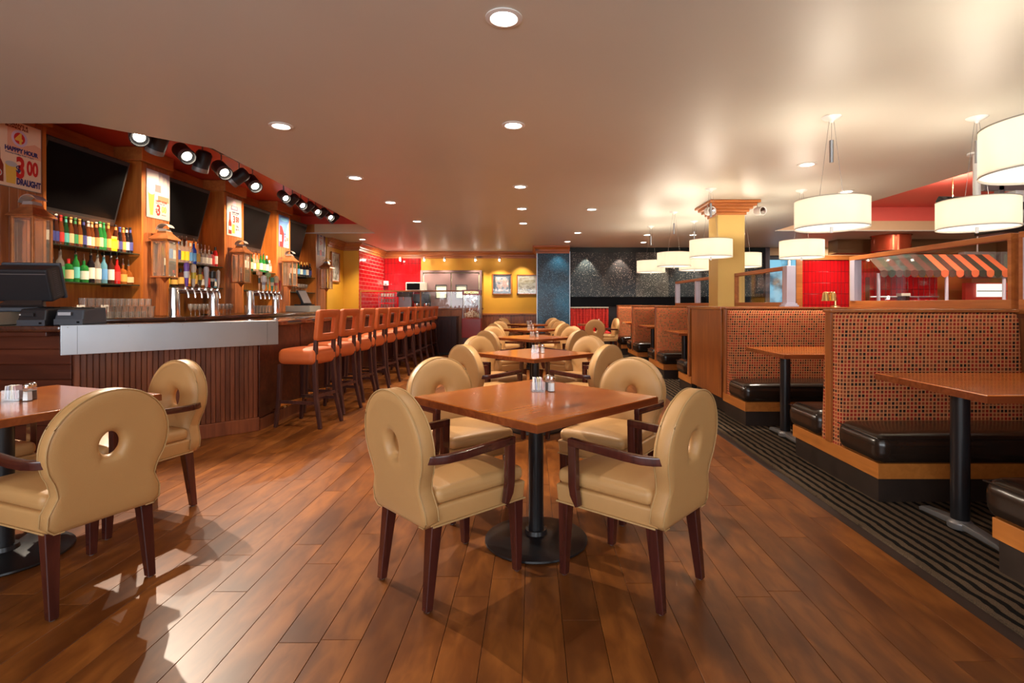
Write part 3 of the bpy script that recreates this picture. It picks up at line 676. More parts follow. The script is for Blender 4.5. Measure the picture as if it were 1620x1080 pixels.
flat('emblem', circ(.25, .455, .075), LILAC, .0045); flat('emblem', circ(.25, .455, .052), RED, .005)
txt('4', .14, .21, .405, AMB, bold=.004)
txt("FIREMAN'S 4", .036, .10, .560, BRN, sx=1.15, bold=.001); txt('BLONDE ALE', .028, .12, .535, BRN, sx=1.3, bold=.001)
txt('HAPPPY HOUR', .054, .115, .325, NAVY, sx=.86, bold=.0028); txt('Monday-Friday from 3-6pm', .020, .12, .300, NAVY, sx=1.2)
flat('printed_glass', [(.13, .03), (.21, .03), (.23, .20), (.12, .20)], AMB, .0045); flat('printed_foam', circ(.175, .205, .055, ry=.025), 'paper', .0048)
txt('$', .085, .215, .145, NAVY, bold=.002); txt('3', .26, .215, .10, RED, bold=.009, sx=.68); txt('00', .18, .318, .145, RED, bold=.007, sx=.62)
txt('DRAUGHT', .078, .222, .035, NAVY, sx=.62, bold=.004)
flat('printed_bottle', bottle_shape(.06, .03, .09, .30), BRN, .0045); flat('printed_label', circ(.06, .105, .032), 'paper', .0055); flat('printed_label', circ(.06, .105, .022), RED, .006)
W, H = .40, .585
t, flat, txt = poster(6.36, 6.74, 2.30, 2.885, 'white poster with beer taps photo and tall glass, second column')
frame_sheet(flat, W, H, 'paper')
flat('printed_photo', rect(.0, .385, .22, .585), paint((0.42, 0.40, 0.50)), .004); flat('printed_sky', rect(.0, .20, .36, .585), paint((0.72, 0.70, 0.76)), .0045)
flat('printed_tap', [(.23, .36), (.26, .36), (.275, .52), (.25, .57), (.225, .52)], 'paper', .005); flat('printed_tap', [(.30, .30), (.33, .31), (.35, .50), (.32, .55), (.30, .48)], 'paper', .005)
flat('printed_tap', rect(.14, .24, .33, .42), paint((0.25, 0.18, 0.20)), .0052); flat('printed_counter', rect(.19, .385, .22, .29), paint((0.50, 0.20, 0.12)), .0048)
flat('printed_glass', [(.055, .03), (.10, .03), (.13, .30), (.02, .30)], AMB, .0055); flat('printed_foam', circ(.075, .31, .052, ry=.028), 'paper', .006)
txt('HAPPY HOUR', .040, .15, .205, BRN, sx=.8, lift=.006, bold=.001); txt('Monday-Friday 3-6pm', .018, .15, .185, NAVY)
txt('$', .07, .145, .075, RED, bold=.001); txt('3', .18, .165, .045, RED, bold=.006, sx=.75); txt('00', .11, .255, .09, GOLD, bold=.003, sx=.75); txt('DRAUGHT', .018, .25, .05, 'grey')
t, flat, txt = poster(8.03, 8.41, 2.30, 2.885, 'white poster with purple crest and tall boys price, third column')
frame_sheet(flat, W, H, 'paper')
flat('emblem', circ(.20, .50, .05), LILAC, .004); flat('emblem', rect(.11, .29, .40, .47), paint((0.22, 0.18, 0.34)), .0045); flat('emblem', rect(.13, .27, .42, .46), 'paper', .005)
txt('HAPPY HOUR', .038, .13, .355, NAVY, sx=.85); txt('Monday-Friday 3-6pm', .018, .13, .335, NAVY)
txt('3', .15, .16, .21, RED, bold=.004, sx=.8); txt('50', .12, .235, .225, RED, bold=.003, sx=.75); txt('TALL', .05, .24, .14, NAVY, sx=.8); txt('BOYS', .05, .24, .09, NAVY, sx=.8)
flat('printed_bottle', bottle_shape(.08, .02, .08, .34), BRN, .0045); flat('printed_label', rect(.045, .115, .08, .14), paint((0.4, 0.45, 0.6)), .005); flat('printed_glass', rect(.14, .21, .04, .18), AMB, .0045)
t, flat, txt = poster(9.68, 10.06, 2.30, 2.885, 'blue, red and white football poster, fourth column')
frame_sheet(flat, W, H, paint((0.10, 0.22, 0.55)))
flat('printed_corner', [(.18, .0), (.40, .0), (.40, .50), (.34, .44)], 'paper', .004); flat('printed_players', [(.02, .0), (.16, .0), (.20, .25), (.12, .38), (.03, .40)], RED, .0042)
flat('printed_title', circ(.20, .52, .15, ry=.035), paint((0.16, 0.45, 0.75)), .0045); flat('printed_can', rect(.03, .10, .10, .22), paint((0.5, 0.6, 0.8)), .0048)
txt('HAPPY HOUR', .032, .20, .24, NAVY, sx=.8); txt('2', .14, .22, .12, RED, bold=.004, sx=.8); txt('00', .10, .29, .13, RED, bold=.002, sx=.7); txt('CANS', .03, .27, .06, NAVY)
t, flat, txt = poster(11.42, 11.80, 2.30, 2.885, 'dark purple bordered poster with white bottle shape, fifth column')
frame_sheet(flat, W, H, paint((0.10, 0.05, 0.10)))
flat('printed_field', [(.05, .10), (.33, .10), (.33, .45), (.25, .55), (.13, .55), (.05, .45)], 'paper', .004); flat('printed_bottle', rect(.12, .22, .0, .12), RED, .0045); flat('emblem', circ(.19, .47, .05), NAVY, .0045)
txt('HAPPY HOUR', .03, .08, .38, RED, sx=.8); txt('2', .12, .13, .24, RED, bold=.003); txt('50', .07, .20, .26, RED)
# copper wall lanterns
def lantern():
    t = thing('wall_lantern', 'x', 'lantern')
    h = .125; z0, z1 = 0.0, .43
    M().box(-h - .015, h + .015, -h - .015, h + .015, -.015, 0).build('base_plate', 'copper', t, smooth=0, bevel=.003)
    for sx in (-1, 1):
        for sy in (-1, 1): M().cbox((sx * (h - .01), sy * (h - .01), (z0 + z1) / 2), (.024, .024, z1)).build('corner_post', 'copper', t, smooth=0, bevel=.003)
    M().box(-h, h, -h, h, z1, z1 + .018).build('top_rail', 'copper', t, smooth=0)
    for k in range(4):
        p = M().box(-h + .024, h - .024, -.002, .002, .004, z1 - .002).build('pane', 'milky', t, smooth=0)
        a = k * PI / 2; p.rotation_euler.z = a; p.location = (math.sin(a) * (h - .012), -math.cos(a) * (h - .012), 0)
    def ring(r, z): return [(-r, -r, z), (r, -r, z), (r, r, z), (-r, r, z)]
    r_ = M().frust(ring(h + .035, z1 + .018), ring(h + .03, z1 + .03)).frust(ring(h + .03, z1 + .03), ring(.075, z1 + .10))
    r_.frust(ring(.075, z1 + .10), ring(.07, z1 + .125)); r_.build('roof', 'copper', t, smooth=0)
    M().frust(ring(.062, z1 + .125), ring(.055, z1 + .155)).build('vent', 'pewter', t, smooth=0)
    hd = M(); n = 8
    for k in range(n):
        a0 = PI * (.15 + .8 * k / n); a1 = PI * (.15 + .8 * (k + 1) / n)
        p0 = (.11 * math.cos(a0) + .01, z1 + .13 + .085 * math.sin(a0)); p1 = (.11 * math.cos(a1) + .01, z1 + .13 + .085 * math.sin(a1))
        hd.add([(p0[0], -.07, p0[1]), (p1[0], -.07, p1[1]), (p1[0], .07, p1[1]), (p0[0], .07, p0[1]), (p0[0], -.07, p0[1] + .004), (p1[0], -.07, p1[1] + .004), (p1[0], .07, p1[1] + .004), (p0[0], .07, p0[1] + .004)],
               [(0, 1, 2, 3), (7, 6, 5, 4), (0, 4, 5, 1), (3, 2, 6, 7), (0, 3, 7, 4), (1, 5, 6, 2)])
    hd.build('wind_hood', 'pewter', t, weld=True, smooth=50)
    M().lathe([(.0, -.075), (.012, -.07), (.045, -.03), (.07, -.015)], 12).build('finial', 'copper', t)
    M().tube([(0, 0, 0), (0, 0, .14)], .008).lathe([(.028, .0), (.03, .012), (.01, .02)], 12).build('candle_holder', 'blackm', t)
    M().lathe([(.012, .14), (.013, .22), (.0, .232)], 10).build('candle', 'offw', t)
    M().box(-h - .06, -h - .015, -.03, .03, .05, .40).build('wall_mount', 'copper', t, smooth=0, bevel=.004)
    return t
lp = lantern(); lp.scale = (.78, .78, 1)
for i, (y0, y1) in enumerate(COLS):
    loc = (-4.70 + .165, y0 + .235 if i == 0 else y0 + .165, 1.57)
    lb = 'copper wall lantern on the %s pine column from the left' % ordw[i]
    if i == 0: lp.location = loc; lp['label'] = lb; lp['group'] = 'copper lanterns of the bar wall'
    else: dup(lp, loc=loc, label=lb)
# ------------------------------------------------------------------ bottles and glasses
BP = {'beer': [(.0, 0), (.029, 0), (.030, .01), (.030, .125), (.026, .15), (.014, .19), (.0125, .235)],
      'wine': [(.0, 0), (.036, 0), (.037, .01), (.037, .18), (.030, .205), (.014, .23), (.014, .30)],
      'slim': [(.0, 0), (.034, 0), (.036, .01), (.036, .20), (.028, .225), (.014, .25), (.014, .30)],
      'square': [(.0, 0), (.042, 0), (.044, .01), (.044, .15), (.036, .175), (.014, .19), (.014, .235)],
      'round': [(.0, 0), (.040, 0), (.052, .04), (.054, .09), (.040, .14), (.016, .165), (.015, .22)],
      'jar': [(.0, 0), (.045, 0), (.046, .01), (.046, .12), (.040, .13)]}
GC = {'amber': ((0.25, 0.07, 0.02), .55), 'brown': ((0.07, 0.02, 0.012), .8), 'green': ((0.03, 0.28, 0.06), .55), 'dkgreen': ((0.012, 0.07, 0.025), .75), 'clear': ((0.85, 0.88, 0.88), .14),
      'blue': ((0.02, 0.06, 0.50), .6), 'ltblue': ((0.25, 0.60, 0.85), .4), 'black': ((0.012, 0.01, 0.014), .9), 'whisky': ((0.50, 0.16, 0.03), .5), 'yellow': ((0.80, 0.55, 0.01), .9), 'pink': ((0.75, 0.12, 0.15), .4), 'red': ((0.5, 0.02, 0.02), .8)}
_gm = {}
def gmat(k):
    if k not in _gm:
        c, d = GC[k]; _gm[k] = glass('bottle glass ' + k, tuple(min(1, x * 1.5 + .05) for x in c), diff=d, dcol=c, refl=1.6)
    return _gm[k]
LC = {'white': (0.75, 0.72, 0.66), 'red': (0.55, 0.03, 0.03), 'navy': (0.04, 0.05, 0.25), 'cream': (0.70, 0.55, 0.32), 'green': (0.04, 0.30, 0.12), 'gold': (0.60, 0.36, 0.08), 'yellow': (0.85, 0.60, 0.02), 'blue': (0.10, 0.30, 0.65), 'orange': (0.75, 0.25, 0.08), 'teal': (0.1, 0.5, 0.5)}
CC = {'silver': 'chrome', 'gold': (0.60, 0.38, 0.10), 'red': (0.55, 0.02, 0.02), 'black': (0.02, 0.02, 0.02), 'white': (0.75, 0.75, 0.72), 'green': (0.03, 0.30, 0.08), 'blue': (0.05, 0.08, 0.4)}
_bt = {}
def bottle(kind, g, lab, cap, loc, label, group, s=1.0):
    key = (kind, g, lab, cap)
    if key in _bt:
        o = dup(_bt[key], loc=loc, label=label, group=group)
    else:
        prof = BP[kind]; o = thing('bottle', label, 'bottle', loc, 0, group)
        M().lathe(prof, 14).build('glass_body', gmat(g), o)
        rb = max(r for r, z in prof[:5]); zt = prof[-1][1]
        zb = prof[3][1] if kind != 'round' else .11
        M().lathe([(rb + .0012, zb * .22), (rb + .0014, zb * .82)], 14, cap=False).build('paper_label', paint(LC[lab], .6), o)
        if cap == 'pour': M().lathe([(.013, zt - .005), (.014, zt + .015), (.006, zt + .03), (.0045, zt + .075)], 8).build('pour_spout', 'chrome', o)
        else:
            cm_ = CC[cap]; cm_ = cm_ if isinstance(cm_, str) else paint(cm_, .35)
            if kind == 'beer': M().lathe([(.015, zt - .012), (.0155, zt), (.0, zt + .003)], 10).build('crown_cap', cm_, o)
            elif kind == 'jar': M().lathe([(.047, zt - .005), (.047, zt + .015), (.0, zt + .016)], 14).build('lid', cm_, o)
            else: M().lathe([(.016, zt - .05), (.0165, zt), (.0, zt + .004)], 10).build('cap', cm_, o)
        if kind == 'beer': M().lathe([(.0145, .185), (.0135, .215)], 12, cap=False).build('neck_label', paint(LC[lab], .6), o)
        KIDS[o.name] = list(o.children); _bt[key] = o
    o.scale = (s * .80, s * .80, s * 1.12) if kind == 'beer' else (s * .95, s * .95, s); return o
gword = {'amber': 'amber', 'brown': 'brown', 'green': 'green', 'dkgreen': 'dark green', 'clear': 'clear', 'blue': 'deep blue', 'ltblue': 'pale blue', 'black': 'black', 'whisky': 'whisky coloured', 'yellow': 'bright yellow', 'pink': 'pink', 'red': 'red'}
kword = {'beer': 'beer bottle', 'wine': 'wine bottle', 'slim': 'tall bottle', 'square': 'squat bottle', 'round': 'round bottle', 'jar': 'jar'}
nth = ['leftmost', '2nd', '3rd', '4th', '5th', '6th', '7th', '8th', '9th', '10th', '11th', '12th', '13th', '14th', '15th', '16th', '17th', '18th', '19th', '20th', '21st', '22nd', '23rd']
def row(bay, lev, items, y0, y1, x=-4.805, jit=.006, s=1.0):
    z = SHZ[bay][lev]; n = len(items); ln = 'upper' if lev == 0 else 'lower'
    for k, (kd, g, lb, cp) in enumerate(items):
        y = y0 + (y1 - y0) * k / max(1, n - 1)
        nm = '%s %s, %s on the %s shelf of the %s bar bay' % (gword[g], kword[kd], nth[k] if k == 0 else nth[k] + ' from left', ln, ordw[bay])
        bottle(kd, g, lb, cp, (x + R.uniform(-jit, jit), y, z), nm, 'bottles on the %s shelf of the %s bar bay' % (ln, ordw[bay]), s=s * R.uniform(.96, 1.04))
B = 'beer'
row(0, 0, [(B, 'ltblue', 'blue', 'silver'), (B, 'brown', 'white', 'blue'), (B, 'black', 'navy', 'black'), (B, 'brown', 'navy', 'white'), (B, 'amber', 'red', 'red'), (B, 'dkgreen', 'teal', 'green'), (B, 'amber', 'cream', 'gold'),
           (B, 'brown', 'green', 'green'), (B, 'amber', 'gold', 'gold'), (B, 'black', 'navy', 'black'), (B, 'amber', 'white', 'white'), (B, 'amber', 'cream', 'gold'), (B, 'brown', 'orange', 'white'), (B, 'green', 'cream', 'green'), (B, 'green', 'green', 'green'),
           (B, 'amber', 'gold', 'gold'), ('jar', 'yellow', 'yellow', 'gold'), (B, 'brown', 'orange', 'black'), (B, 'black', 'navy', 'blue'), (B, 'amber', 'gold', 'gold'), (B, 'black', 'white', 'black'), (B, 'black', 'navy', 'black')], 5.11, 6.235, s=1.16)
row(0, 1, [('square', 'whisky', 'gold', 'pour'), ('round', 'black', 'navy', 'pour'), ('wine', 'clear', 'green', 'pour'), ('square', 'green', 'cream', 'red'), ('slim', 'green', 'teal', 'pour'), ('square', 'green', 'white', 'pour'), ('slim', 'black', 'white', 'pour'),
           ('slim', 'clear', 'white', 'pour'), ('slim', 'ltblue', 'blue', 'pour'), ('slim', 'brown', 'white', 'pour'), ('wine', 'red', 'red', 'pour'), ('square', 'whisky', 'gold', 'pour'), ('round', 'whisky', 'cream', 'pour')], 5.14, 6.22, s=1.0)
row(1, 0, [('slim', 'clear', 'white', 'pour'), ('slim', 'clear', 'blue', 'silver'), ('slim', 'clear', 'white', 'white'), ('slim', 'clear', 'navy', 'blue'), ('slim', 'clear', 'yellow', 'pour'), ('slim', 'clear', 'yellow', 'pour'), ('slim', 'clear', 'blue', 'white'), ('slim', 'blue', 'blue', 'pour'),
           ('slim', 'clear', 'gold', 'pour'), ('square', 'clear', 'white', 'pour'), ('square', 'clear', 'white', 'pour'), ('square', 'clear', 'white', 'pour'), ('square', 'pink', 'red', 'black'), ('slim', 'red', 'white', 'black')], 6.83, 7.92, s=1.0)
row(1, 1, [('jar', 'clear', 'yellow', 'white'), ('round', 'brown', 'gold', 'red'), ('square', 'brown', 'gold', 'black'), ('slim', 'whisky', 'gold', 'black'), ('slim', 'brown', 'gold', 'pour'), ('square', 'whisky', 'white', 'red'), ('slim', 'red', 'red', 'red'), ('jar', 'ltblue', 'white', 'blue')], 6.85, 7.88)
row(2, 0, [('slim', 'red', 'white', 'pour'), ('slim', 'brown', 'white', 'pour'), ('slim', 'clear', 'white', 'pour'), ('wine', 'dkgreen', 'cream', 'pour'), ('wine', 'clear', 'white', 'pour'), ('slim', 'clear', 'gold', 'pour'), ('slim', 'green', 'white', 'pour'), ('wine', 'green', 'cream', 'pour'), ('wine', 'dkgreen', 'white', 'white'), ('square', 'clear', 'cream', 'white')], 8.60, 9.54)
row(3, 0, [('wine', 'black', 'red', 'red'), ('wine', 'black', 'white', 'black'), ('wine', 'black', 'white', 'red'), ('wine', 'dkgreen', 'blue', 'black'), ('wine', 'black', 'white', 'gold'), ('wine', 'black', 'blue', 'gold'), ('wine', 'black', 'white', 'gold'), ('wine', 'black', 'navy', 'black')], 10.3, 11.28)
def glassware(name, prof, cat, proto=None):
    t = thing(name, 'x', cat); M().lathe(prof, 14, cap=False).build('glass_wall', 'tableglass', t); return t
pint = glassware('pint_glass', [(.0, .004), (.028, .004), (.030, 0), (.034, .08), (.042, .145), (.040, .145), (.032, .08), (.026, .012), (.0, .012)], 'glass')
mug = glassware('short_glass', [(.0, .004), (.032, .004), (.034, 0), (.038, .085), (.036, .085), (.031, .012), (.0, .012)], 'glass')
wine = glassware('wine_glass', [(.0, 0), (.034, .002), (.006, .008), (.005, .075), (.022, .095), (.036, .13), (.034, .17), (.032, .17), (.033, .13), (.0, .088)], 'glass')
def place(proto, first, loc, label, group, rx=0):
    if proto.name not in first:
        o = proto; first.add(proto.name); o['label'] = label; o['group'] = group; o.location = loc
        KIDS[o.name] = list(o.children)
    else: o = dup(proto, loc=loc, label=label, group=group)
    if rx: o.rotation_euler.x = rx
    return o
FIRST = set()
k = 0
for r_, xx in enumerate((-4.50, -4.60)):
    for j in range(11):
        place(pint if r_ == 0 else mug, FIRST, (xx, 5.18 + j * .098, 1.06), '%s glass, %s, %s row on the back counter, first bay' % (('pint', 'short')[r_], nth[j] if j == 0 else nth[j] + ' from left', ('front', 'back')[r_]), 'glasses on the back counter, first bay'); k += 1
for j in range(10):
    place(mug, FIRST, (-4.50, 5.23 + j * .098, 1.206), 'upturned short glass, %s, stacked on the pint glasses of first bay' % (nth[j] if j == 0 else nth[j] + ' from left'), 'glasses stacked on the pint glasses')
for j in range(11):
    place(wine, FIRST, (-4.48, 6.85 + j * .09, 1.06), 'stemmed glass, %s, behind the large beer tower' % (nth[j] if j == 0 else nth[j] + ' from left'), 'stemmed glasses behind the large beer tower')
for j in range(10):
    place(pint, FIRST, (-4.48, 8.2 + j * .10, 1.06), 'pint glass, %s, behind the smaller beer tower' % (nth[j] if j == 0 else nth[j] + ' from left'), 'pint glasses behind the smaller beer tower')
for j in range(8):
    place(wine, FIRST, (-4.80, 10.25 + j * .12, 1.47), 'stemmed glass, %s, on lower shelf of fourth bar bay' % (nth[j] if j == 0 else nth[j] + ' from left'), 'stemmed glasses in the fourth bar bay')
# ================================================================== BAR
bar = thing('bar_counter', 'long angled wooden bar with polished top and stainless steel fascia', 'bar')
A, B_, C_, D_ = (-5.04, 4.18), (-3.67, 4.18), (-2.68, 5.09), (-2.86, 12.80)
ia = [(-5.04, 4.32), (-3.73, 4.32), (-2.84, 5.14), (-3.0, 12.80)]
M().prism([A, B_, C_, D_, (-3.4, 12.8), (-3.3, 5.3), (-3.95, 4.70), (-5.04, 4.70)], 0.0, 1.02).build('body', 'barside', bar, smooth=0)
top = [(-5.04, 3.95), (-3.585, 3.95), (-2.46, 5.02), (-2.65, 12.86), (-3.60, 12.86), (-3.42, 5.2), (-3.98, 4.66), (-5.04, 4.66)]
M().prism(top, 1.02, 1.065).build('counter_top', 'bartop', bar, bevel=.010, seg=3, smooth=30)
rail = [(-5.04, 4.50), (-3.90, 4.50), (-3.36, 5.06), (-3.52, 12.86), (-3.74, 12.86), (-3.60, 5.22), (-4.0, 4.78), (-5.04, 4.78)]
M().prism(rail, 1.066, 1.105).build('raised_rail', 'bartop', bar, bevel=.008, smooth=30)
# steel fascia on the diagonal
p1 = Vector((-3.56, 3.94, 0)); p2 = Vector((-2.445, 5.02, 0)); d = (p2 - p1); ln = d.length; ang = math.atan2(d.y, d.x)
def onbar(o, p=p1, a=ang): o.location = (p.x, p.y, 0); o.rotation_euler.z = a; return o
fs = onbar(M().box(0, ln, -.012, .0, .845, 1.070).box(0, .012, .0, .22, .845, 1.07).box(ln - .012, ln, .0, .2, .845, 1.07).box(0, ln, -.012, .20, 1.0665, 1.0715).build('steel_fascia', 'steel', bar, smooth=0, bevel=.002))
onbar(M().box(.094, .096, -.0128, -.012, .848, 1.065).box(ln - .10, ln - .098, -.0128, -.012, .848, 1.065).build('seam', 'blackm', bar, smooth=0))
sm = M()
for k in range(5): sm.cbox((.04 + k * (ln - .08) / 4, -.0125, 1.055), (.006, .003, .006))
onbar(sm.build('screws', 'grey', bar, smooth=0))
onbar(M().box(.02, ln - .02, .0, .19, .86, .875).build('fascia_underside', 'steel', bar, smooth=0))
# beadboard on the diagonal face
q1 = Vector((B_[0], B_[1], 0)); q2 = Vector((C_[0], C_[1], 0)); d = q2 - q1; ln2 = d.length; ang2 = math.atan2(d.y, d.x)
nb = 34; bw = ln2 / nb; bmesh0 = None
for k in range(nb):
    if bmesh0 is None: o = M().box(.001, bw - .0015, -.014, 0, .13, 1.02).build('board', 'barboard', bar, smooth=0, bevel=.004, seg=1); bmesh0 = o.data
    else: o = bpy.data.objects.new('board', bmesh0); C.objects.link(o); o.parent = bar
    o.location = q1 + d * (k / nb); o.rotation_euler.z = ang2
onbar(M().box(-.01, ln2 + .01, -.03, 0, 0, .13).build('base_moulding', 'barboard', bar, smooth=0, bevel=.006), q1, ang2)
# horizontal boards on the near face
z = 0.02
for k in range(8):
    M().box(-5.04, -3.68, 4.165, 4.18, z, z + .118).build('board', 'barsidex', bar, smooth=0, bevel=.004, seg=1); z += .122
M().box(-5.04, -3.70, 3.975, 4.165, .985, 1.019).build('under_top_moulding', 'barsidex', bar, smooth=0, bevel=.006)
# long side: panels and foot rail
e1 = Vector((C_[0], C_[1], 0)); e2 = Vector((D_[0], D_[1], 0)); d = e2 - e1; ang3 = math.atan2(d.y, d.x); ln3 = d.length
for k in range(8):
    x0 = .02 + k * (ln3 - .04) / 8; x1 = x0 + (ln3 - .04) / 8 - .02
    onbar(M().box(x0, x1, -.012, 0, .12, 1.0).build('side_panel', 'barside', bar, smooth=0, bevel=.004), e1, ang3)
onbar(M().box(0, ln3, -.03, 0, 0, .11).build('base_moulding', 'barboard', bar, smooth=0), e1, ang3)
fr = M().tube([(.25, -.16, .19), (ln3 - .1, -.16, .19)], .02, 10)
for k in range(10): fr.tube([(.3 + k * .8, -.16, .19), (.3 + k * .8, -.01, .14)], .008, 6)
onbar(fr.build('foot_rail', 'brass', bar), e1, ang3)
# ------------------------------------------------------------------ beer towers
def tower(loc, ln, taps, label):
    t = thing('beer_tower', label, 'beer tower', loc)
    for y in (.045, ln - .045):
        M().lathe([(.058, 0), (.058, .012), (.046, .014), (.046, .27), (.044, .285), (.0, .286)], 20, (0, y, 0)).build('upright', 'chrome', t)
    M().tube([(0, .045, .262), (0, ln - .045, .262)], .034, 16).build('crossbar', 'chrome', t)
    n = len(taps)
    for k, (cols, shape, hh) in enumerate(taps):
        y = .10 + (ln - .2) * k / (n - 1)
        f = M().tube([(.02, y, .262), (.085, y, .262), (.10, y, .235), (.105, y, .19)], [.010, .012, .010, .008], 8).lathe([(.012, 0), (.014, .02), (.007, .035)], 8, (.075, y, .27))
        f.build('faucet', 'chrome', t)
        z = .30
        pr = {'paddle': [(.008, 0), (.014, .02), (.022, hh * .6), (.026, hh * .85), (.020, hh * .97), (.0, hh)], 'slim': [(.007, 0), (.016, hh * .3), (.018, hh * .9), (.0, hh)],
              'flower': [(.006, 0), (.012, hh * .3), (.010, hh * .72), (.034, hh * .78), (.036, hh * .92), (.0, hh)], 'mug': [(.010, 0), (.020, .03), (.020, hh * .5), (.034, hh * .56), (.034, hh * .9), (.0, hh)]}[shape]
        h = M().lathe(pr, 12, (.085, y, z)).build('tap_handle', paint(cols[0], .3), t)
        if len(cols) > 1: M().lathe([(pr[2][0] + .002, hh * .35), (pr[2][0] + .004, hh * .62)], 12, (.085, y, z), cap=False).build('handle_badge', paint(cols[1], .3), h)
    return t
tower((-3.50, 5.06, 1.105), .72, [(((0.20, 0.08, 0.42), (0.75, 0.72, 0.75)), 'paddle', .24), (((0.78, 0.68, 0.55), (0.75, 0.60, 0.05)), 'paddle', .23), (((0.10, 0.07, 0.03), (0.75, 0.55, 0.03)), 'slim', .21),
       (((0.62, 0.62, 0.66),), 'paddle', .22), (((0.02, 0.015, 0.015), (0.55, 0.5, 0.4)), 'mug', .19), (((0.70, 0.62, 0.55),), 'slim', .20)], 'large chrome beer tower with purple, cream and silver tap handles')
tower((-3.535, 6.50, 1.105), .74, [(((0.78, 0.42, 0.22), (0.03, 0.03, 0.02)), 'flower', .25), (((0.74, 0.74, 0.72), (0.3, 0.3, 0.4)), 'mug', .20), (((0.35, 0.55, 0.22), (0.6, 0.6, 0.5)), 'flower', .24), (((0.10, 0.35, 0.25), (0.8, 0.7, 0.5)), 'paddle', .18), (((0.75, 0.55, 0.30), (0.7, 0.1, 0.08)), 'mug', .21), (((0.62, 0.10, 0.06),), 'slim', .15)],
      'smaller chrome beer tower with flower shaped tap handles')
# ------------------------------------------------------------------ till, printers, cash drawer at the bar corner
dw = thing('cash_drawer', 'beige cash drawer under the till at left end of bar', 'cash drawer', (-4.32, 4.10, 1.066))
M().box(-.23, .23, -.12, .30, .004, .105).build('body', 'box', dw, smooth=0, bevel=.005)
M().box(-.21, .21, -.124, -.12, .02, .09).build('drawer_front', 'box', dw, smooth=0, bevel=.002)
M().cbox((0, -.126, .06), (.02, .005, .02)).build('lock', 'chrome', dw, smooth=0)
tl = thing('till', 'black touch screen till turned away, on beige cash drawer', 'till', (-4.10, 4.22, 1.172), rad(12))
base = M(); P = []
for k in range(9):
    a = k / 8; y = -.02 + .10 * a; P.append((a, y))
base.prism([(-.17, -.13), (.17, -.13), (.19, .14), (-.19, .14)], 0, .035); base.build('base', 'slate', tl, smooth=0, bevel=.010, seg=2)
nk = M().bar([(0, -.02, .03), (0, .02, .08), (0, 0.04, .12), (0, .03, .20)], (1, 0, 0), [.30, .24, .22, .24], [.08, .06, .06, .05]); nk.build('neck', plain('till brown black', (0.05, 0.035, 0.032), .4), tl, bevel=.008)
hd_rot = Matrix.Rotation(rad(17), 3, 'X')
hd = M().cbox((0, .03, .23), (.40, .16, .27), hd_rot).build('screen_housing', 'blackm', tl, smooth=0, bevel=.018, seg=3)
M().cbox(Vector((0, .03, .23)) + hd_rot @ Vector((0, .090, 0)), (.41, .025, .30), hd_rot).build('bezel', 'slate', tl, smooth=0, bevel=.008)
M().cbox(Vector((0, .03, .23)) + hd_rot @ Vector((0, .103, 0)), (.36, .004, .26), hd_rot).build('screen', 'screen', tl, smooth=0)
vt = M()
for k in range(14): vt.cbox(Vector((.2005, .03, .23)) + hd_rot @ Vector((0, .0, -.10 + k * .0155)), (.003, .05, .006), hd_rot)
vt.build('vent_slots', 'slate', tl, smooth=0)
M().cbox(Vector((0, .03, .23)) + hd_rot @ Vector((0, -.081, .095)), (.37, .004, .006), hd_rot).build('trim_line', 'grey', tl, smooth=0)
for i, (x, y, rz, lb) in enumerate(((-3.83, 4.12, 4, 'black receipt printer beside the till'), (-3.60, 4.17, 8, 'smaller grey receipt printer right of the black one'))):
    t = thing('receipt_printer', lb, 'printer', (x, y, 1.066 if i == 0 else 1.072), rad(rz), 'receipt printers')
    pr_ = M().frust([(-.11, -.14, 0), (.10, -.14, 0), (.10, .14, 0), (-.11, .14, 0)], [(-.10, -.11, .13 - i * .012), (.09, -.11, .13 - i * .012), (.095, .14, .145 - i * .012), (-.105, .14, .145 - i * .012)])
    pr_.build('body', 'blackm' if i == 0 else 'slate', t, smooth=0, bevel=.012, seg=2)
    M().box(-.10, .10, -.146, -.138, .0, .045).build('front_panel', 'slate', t, smooth=0, bevel=.002)
    M().cbox((-.03, -.137, .085), (.09, .006, .024)).build('paper_window' if i else 'badge', 'steel' if i else 'blackm', t, smooth=0)
    M().cbox((.07, -.147, .02), (.018, .004, .014)).build('button', 'screen', t, smooth=0)
    M().cbox((0, .02, .142 - i * .012), (.13, .05, .004)).build('paper_slot', 'screen', t, smooth=0)
    if i == 0: M().cbox((-.075, -.13, .085), (.028, .014, .010)).build('sticker', 'white', t, smooth=0)
# second till on the rail
t = thing('far_cash_drawer', 'off white cash drawer on the bar rail past the beer towers', 'cash drawer', (-3.66, 8.28, 1.106), rad(0))
M().box(-.16, .22, -.20, .20, .003, .095).build('body', 'offw', t, smooth=0, bevel=.005); M().box(-.14, .20, -.204, -.20, .02, .08).build('drawer_front', 'offw', t, smooth=0, bevel=.002)
t = thing('far_till', 'small till with pale tilted screen on the off white drawer', 'till', (-3.62, 8.28, 1.203))
M().box(-.10, .12, -.12, .12, 0, .02).build('base', 'blackm', t, smooth=0, bevel=.004)
rt = Matrix.Rotation(rad(-25), 3, 'Y')
M().cbox((.0, 0, .13), (.03, .30, .24), rt).build('screen_housing', 'blackm', t, smooth=0, bevel=.005)
M().cbox(Vector((.0, 0, .13)) + rt @ Vector((.0165, 0, 0)), (.003, .27, .21), rt).build('screen', paint((0.55, 0.56, 0.58), .25), t, smooth=0)
M().bar([(-.02, 0, .01), (-.02, 0, .10)], (0, 1, 0), .05, .04).build('neck', 'blackm', t, smooth=0)
